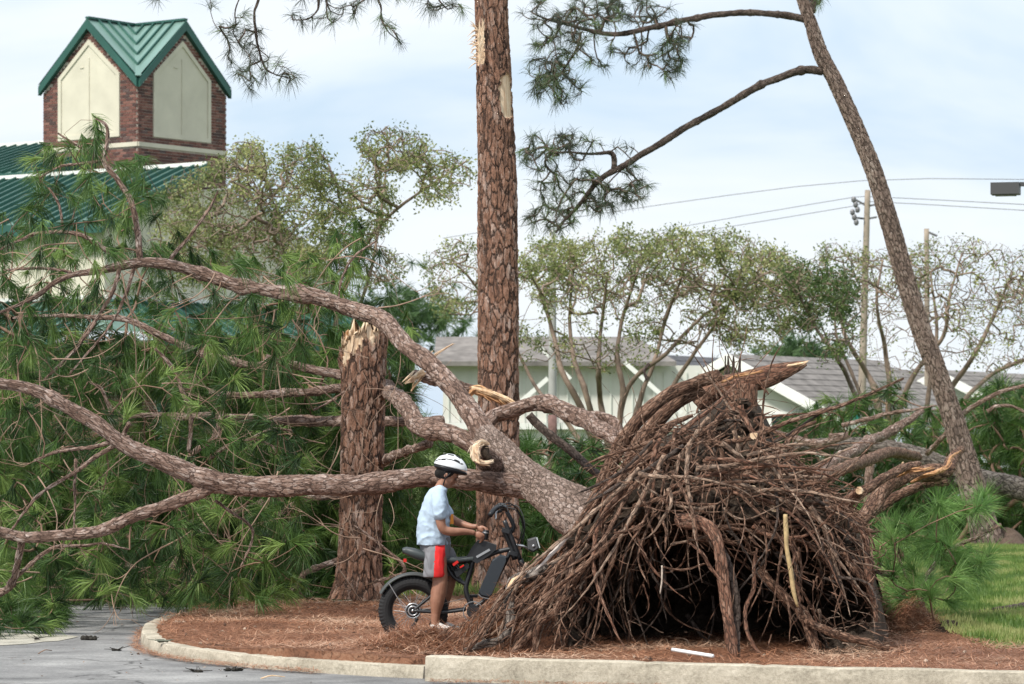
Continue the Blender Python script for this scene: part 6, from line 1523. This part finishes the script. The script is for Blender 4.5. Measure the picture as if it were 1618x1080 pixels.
# arms: near (right) arm and far (left) arm
capsule(body,[(694,790,-.135,.046),(695,808,-.150,.040),(698,828,-.155,.036),(703,836,-.150,.035),(715,839,-.135,.034),(730,839,-.11,.028),(743,840,-.085,.022),(748,841,-.08,.021)])
capsule(body,[(696,790,.135,.046),(705,812,.15,.038),(716,822,.14,.033),(730,828,.11,.028),(745,832,.06,.022),(752,832,.045,.021)])
def hand(cx,cy,dy,sgn,dirx=(.8,-.6),sc3=1.0):
    fx,fz=dirx; d=unit([fx,0,fz]); dn_=unit([fz*-1*-1,0,-abs(fx)]); c=B(cx,cy,dy)
    ellipsoid(body,c,(.036*sc3,.018*sc3,.028*sc3),ax=(d,HS,np.cross(d,HS)))
    pd=np.cross(d,HS); pd=pd if pd[2]<0 else -pd
    lens=[.040,.046,.042,.033]
    for k in range(4):
        off=pd*((k-1.5)*.0135*sc3)*0.8+HS*((k-1.5)*.004)
        st_=c+d*.026*sc3-pd*(.010)+pd*(k*.0135-.010)
        a=st_; b_=a+(d*.6+pd*.5+HS*sgn*.3)*lens[k]*.55; e2=b_+(pd*.8-d*.15+HS*sgn*.5)*lens[k]*.5; e3=e2+(-d*.6+pd*.3+HS*sgn*.4)*lens[k]*.35
        tube(body,[[*(a-d*.02),.0085],[*a,.0085],[*b_,.0078],[*e2,.0072],[*e3,.006]],8,.008,cap=True)
    t0=c-d*.005-pd*.012+HS*sgn*.012; tube(body,[[*t0,.010],[*(t0+(d*.7-pd*.3+HS*sgn*.5)*.024),.009],[*(t0+(d*.9+pd*.2+HS*sgn*.6)*.044),.007]],8,.008)
hand(757,845,-.075,1,(.85,-.50)); hand(762,836,.035,-1,(.85,-.45))
bo_=remesh(body,'body',M['skin'],kid,.0052,3)
# eyes closed downwards: lids and lashes, brows
for s_ in (-1,1):
    ac=Acc(); ellipsoid(ac,H(.073,s_*.028,-.006),(.009,.012,.007),ax=(HF,HS,HU),nu=12,nv=8); ac.build('eye',simple('eye_white',(.10,.06,.05),.3) if s_<0 else bpy.data.materials['eye_white'],kid,smooth=True)
    ac=Acc(); tube(ac,[[*H(.078,s_*.016,.010),.003],[*H(.080,s_*.030,.013),.0035],[*H(.070,s_*.045,.010),.002]],6,.01); ac.build('eyebrow',M['hair'],kid)
    ac=Acc(); tube(ac,[[*H(.080,s_*.018,-.011),.002],[*H(.083,s_*.028,-.013),.0025],[*H(.076,s_*.040,-.011),.002]],6,.01); ac.build('eyelash',M['hair'],kid)
ac=Acc(); tube(ac,[[*H(.083,-.014,-.053),.0022],[*H(.087,0,-.052),.0025],[*H(.083,.014,-.053),.0022]],6,.005); ac.build('lips',simple('lips',(.20,.07,.055),.5),kid)
ha=Acc(); ellipsoid(ha,H(-.012,0,.018),(.086,.073,.086),ax=(HF,HS,HU)); ellipsoid(ha,H(-.055,0,-.030),(.038,.052,.040),ax=(HF,HS,HU)); ellipsoid(ha,H(.005,0,.005),(.05,.073,.045),ax=(HF,HS,HU))
remesh(ha,'hair',M['hair'],kid,.006,2)
# helmet
e1=unit([.972,0,-.233]); e3=unit([.233,0,.972]); hcen=B(709.5,741,0)
hl=Acc(); ellipsoid(hl,hcen,(.124,.094,.118),ax=(e1,HS,e3),nu=48,nv=20,zmin=.14)
V=hl.V[-1]; loc=(V-hcen); f=loc@e1; V+= np.outer(np.where(f>.06,(f-.06)*.25,0),e1); hm=hl.build('helmet',M['helm'],kid,smooth=True)
hl=Acc(); ellipsoid(hl,hcen+e3*.004,(.121,.092,.034),ax=(e1,HS,-e3),nu=48,nv=8,zmin=-.35)
V=hl.V[-1]; loc=(V-hcen); f=loc@e1; V+= np.outer(np.where(f>.06,(f-.06)*.4,0),e1); V+=np.outer(np.where(f>.06,-(f-.06)*.15,0),e3); hl.build('helmet_rim',M['hblack'],hm,smooth=True)
for (f,s_,u,l,w_) in ((.045,-.062,.075,.026,.009),(-.055,-.066,.060,.018,.007),(.085,-.040,.055,.018,.008),(-.01,-.035,.106,.026,.008),(-.06,-.02,.095,.022,.008),(.045,-.022,.105,.024,.008),(.045,.022,.105,.024,.008),(-.01,.035,.106,.026,.008),(.045,.062,.075,.026,.009),(-.055,.066,.060,.018,.007)):
    loc=np.array([f/.124,s_/.094,u/.118]); k=1/np.linalg.norm(loc); p=hcen+(e1*f+HS*s_+e3*u)*k*.995; nrm_=unit(e1*f/.124**2+HS*s_/.094**2+e3*u/.118**2); tg_=unit(e1-nrm_*np.dot(e1,nrm_)-e3*.3*0)
    ac=Acc(); ellipsoid(ac,p,(l,w_,.006),ax=(tg_,np.cross(nrm_,tg_),nrm_),nu=16,nv=8); ac.build('vent',M['hblack'],hm,smooth=True)
for s_ in (-1,1):
    q=[]
    for a in np.linspace(-.9,.95,12):
        x_=math.sin(a*1.3)*.122; z_=.03+.045*math.cos(a*1.6); yy=.094*math.sqrt(max(.02,1-(x_/.124)**2-(z_/.118)**2)); q.append([*(hcen+e1*x_+HS*s_*(yy+.001)+e3*z_),.0035])
    ac=Acc(); tube(ac,q,6,.01); ac.build('helmet_stripe',M['hblack'],hm,smooth=True)
ac=Acc()
for s_ in (-1,1):
    tube(ac,[[*H(.02,s_*.07,.02),.005],[*H(.006,s_*.070,-.035),.005],[*H(.012,s_*.052,-.080),.006],[*H(.018,0,-.104),.009]],6,.01)
    tube(ac,[[*H(-.03,s_*.07,.01),.004],[*H(.0,s_*.070,-.032),.005]],6,.01)
ac.build('chin_strap',M['hblack'],kid,smooth=True)
# shirt
sh_=Acc()
capsule(sh_,[(697,773,0,(.050,.070)),(693,780,0,(.075,.115)),(690,790,0,(.092,.150)),(687.5,806,0,(.110,.150)),(686,822,0,(.122,.145)),(685.5,840,0,(.125,.148)),(685,856,0,(.128,.152))])
for s_ in (-1,1): capsule(sh_,[(693,783,s_*.10,.055),(694,792,s_*.135,.058),(695.5 if s_<0 else 700,804,s_*.155,.056),(696 if s_<0 else 706,813,s_*.160,.054)])
def wr(co):
    px=CX+co[:,0]/co[:,1]*F; 
    d=np.array([mnoise.noise(Vector((c[0]*5+c[2]*3,c[1]*5,c[2]*5)))*.008-abs(mnoise.noise(Vector((c[0]*9+c[2]*5,c[1]*6,c[2]*13-c[0]*9))))*.016-abs(mnoise.noise(Vector((c[0]*20+c[2]*14,c[1]*12,c[2]*16-c[0]*9+5))))*.007+.006 for c in co])
    c0=B(686,820,0); dr_=co-np.array([c0[0],c0[1],0]); dr_[:,2]=0; dr_/=np.linalg.norm(dr_,axis=1)[:,None]+1e-6
    co=co+dr_*d[:,None]; 
    zc=B(0,860,0)[2]; low=co[:,2]<zc; co[low,2]=zc-(zc-co[low,2])*.15
    return co
remesh(sh_,'tshirt',M['shirt'],kid,.006,3,wr)
ac=Acc(); prism(ac,[B(713,812,-.02),B(716,812,-.02),B(717,827,-.02),B(710.5,828,-.02)],(0,.03,0)); ac.build('shirt_emblem',simple('orange_print',(.80,.30,.05),.7),kid)
# shorts
so2=Acc()
capsule(so2,[(687,856,0,(.118,.135)),(688,868,0,(.118,.138)),(690,880,0,(.108,.135))])
capsule(so2,[(688,872,-.07,.088),(687.5,885,-.085,.088),(687,898,-.095,.088),(686.5,907,-.10,.088)]); capsule(so2,[(694,872,.07,.088),(704,882,.095,.088),(708,896,.11,.084),(709,905,.11,.082)])
def wr2(co):
    d=np.array([mnoise.noise(Vector((c[0]*12,c[1]*9,c[2]*5)))*.012-abs(mnoise.noise(Vector((c[0]*20+c[2]*10,c[1]*14,c[2]*9-c[0]*8))))*.016+.004 for c in co])
    co=co+np.column_stack([d,d*.7,d*0]); zc=B(0,910,0)[2]; low=co[:,2]<zc; co[low,2]=zc-(zc-co[low,2])*.12; return co
sho=remesh(so2,'shorts',[M['shorts'],M['redc']],kid,.0065,3,wr2)
me=sho.data
if len(me.materials)<2: me.materials.clear(); me.materials.append(M['shorts']); me.materials.append(M['redc'])
c_=np.zeros(len(me.polygons)*3); me.polygons.foreach_get('center',c_); c_=c_.reshape(-1,3)+np.array(kid.location)
px=CX+(c_[:,0])/K; py=HY-(c_[:,2]-CAMH)/K
lo=np.interp(py,[856,880,912],[689,687.5,686]); hi=np.interp(py,[856,880,912],[703,704.5,705.5])
me.polygons.foreach_set('material_index',((px>lo)&(px<hi)&(c_[:,1]<YB-.02)).astype(np.int32))
# shoes
for (x,y,dy,m_) in ((692,988,-.095,1),(704,990,.12,1)):
    ac=Acc(); capsule(ac,[(x-8,y,dy,(.026,.034)),(x,y,dy,(.034,.036)),(x+10,y+3,dy,(.026,.040)),(x+19,y+4,dy,(.020,.034))]); remesh(ac,'shoe',M['shoe'],kid,.007,2)
# tidy: drop unused
for m in list(bpy.data.meshes):
    if m.users==0: bpy.data.meshes.remove(m)
tr=sum(sum(len(p.vertices)-2 for p in ()) for o in ())
print('TRIS', sum(len(o.data.loops)-2*len(o.data.polygons) for o in bpy.data.objects if o.type=='MESH'), 'roots',cnt)
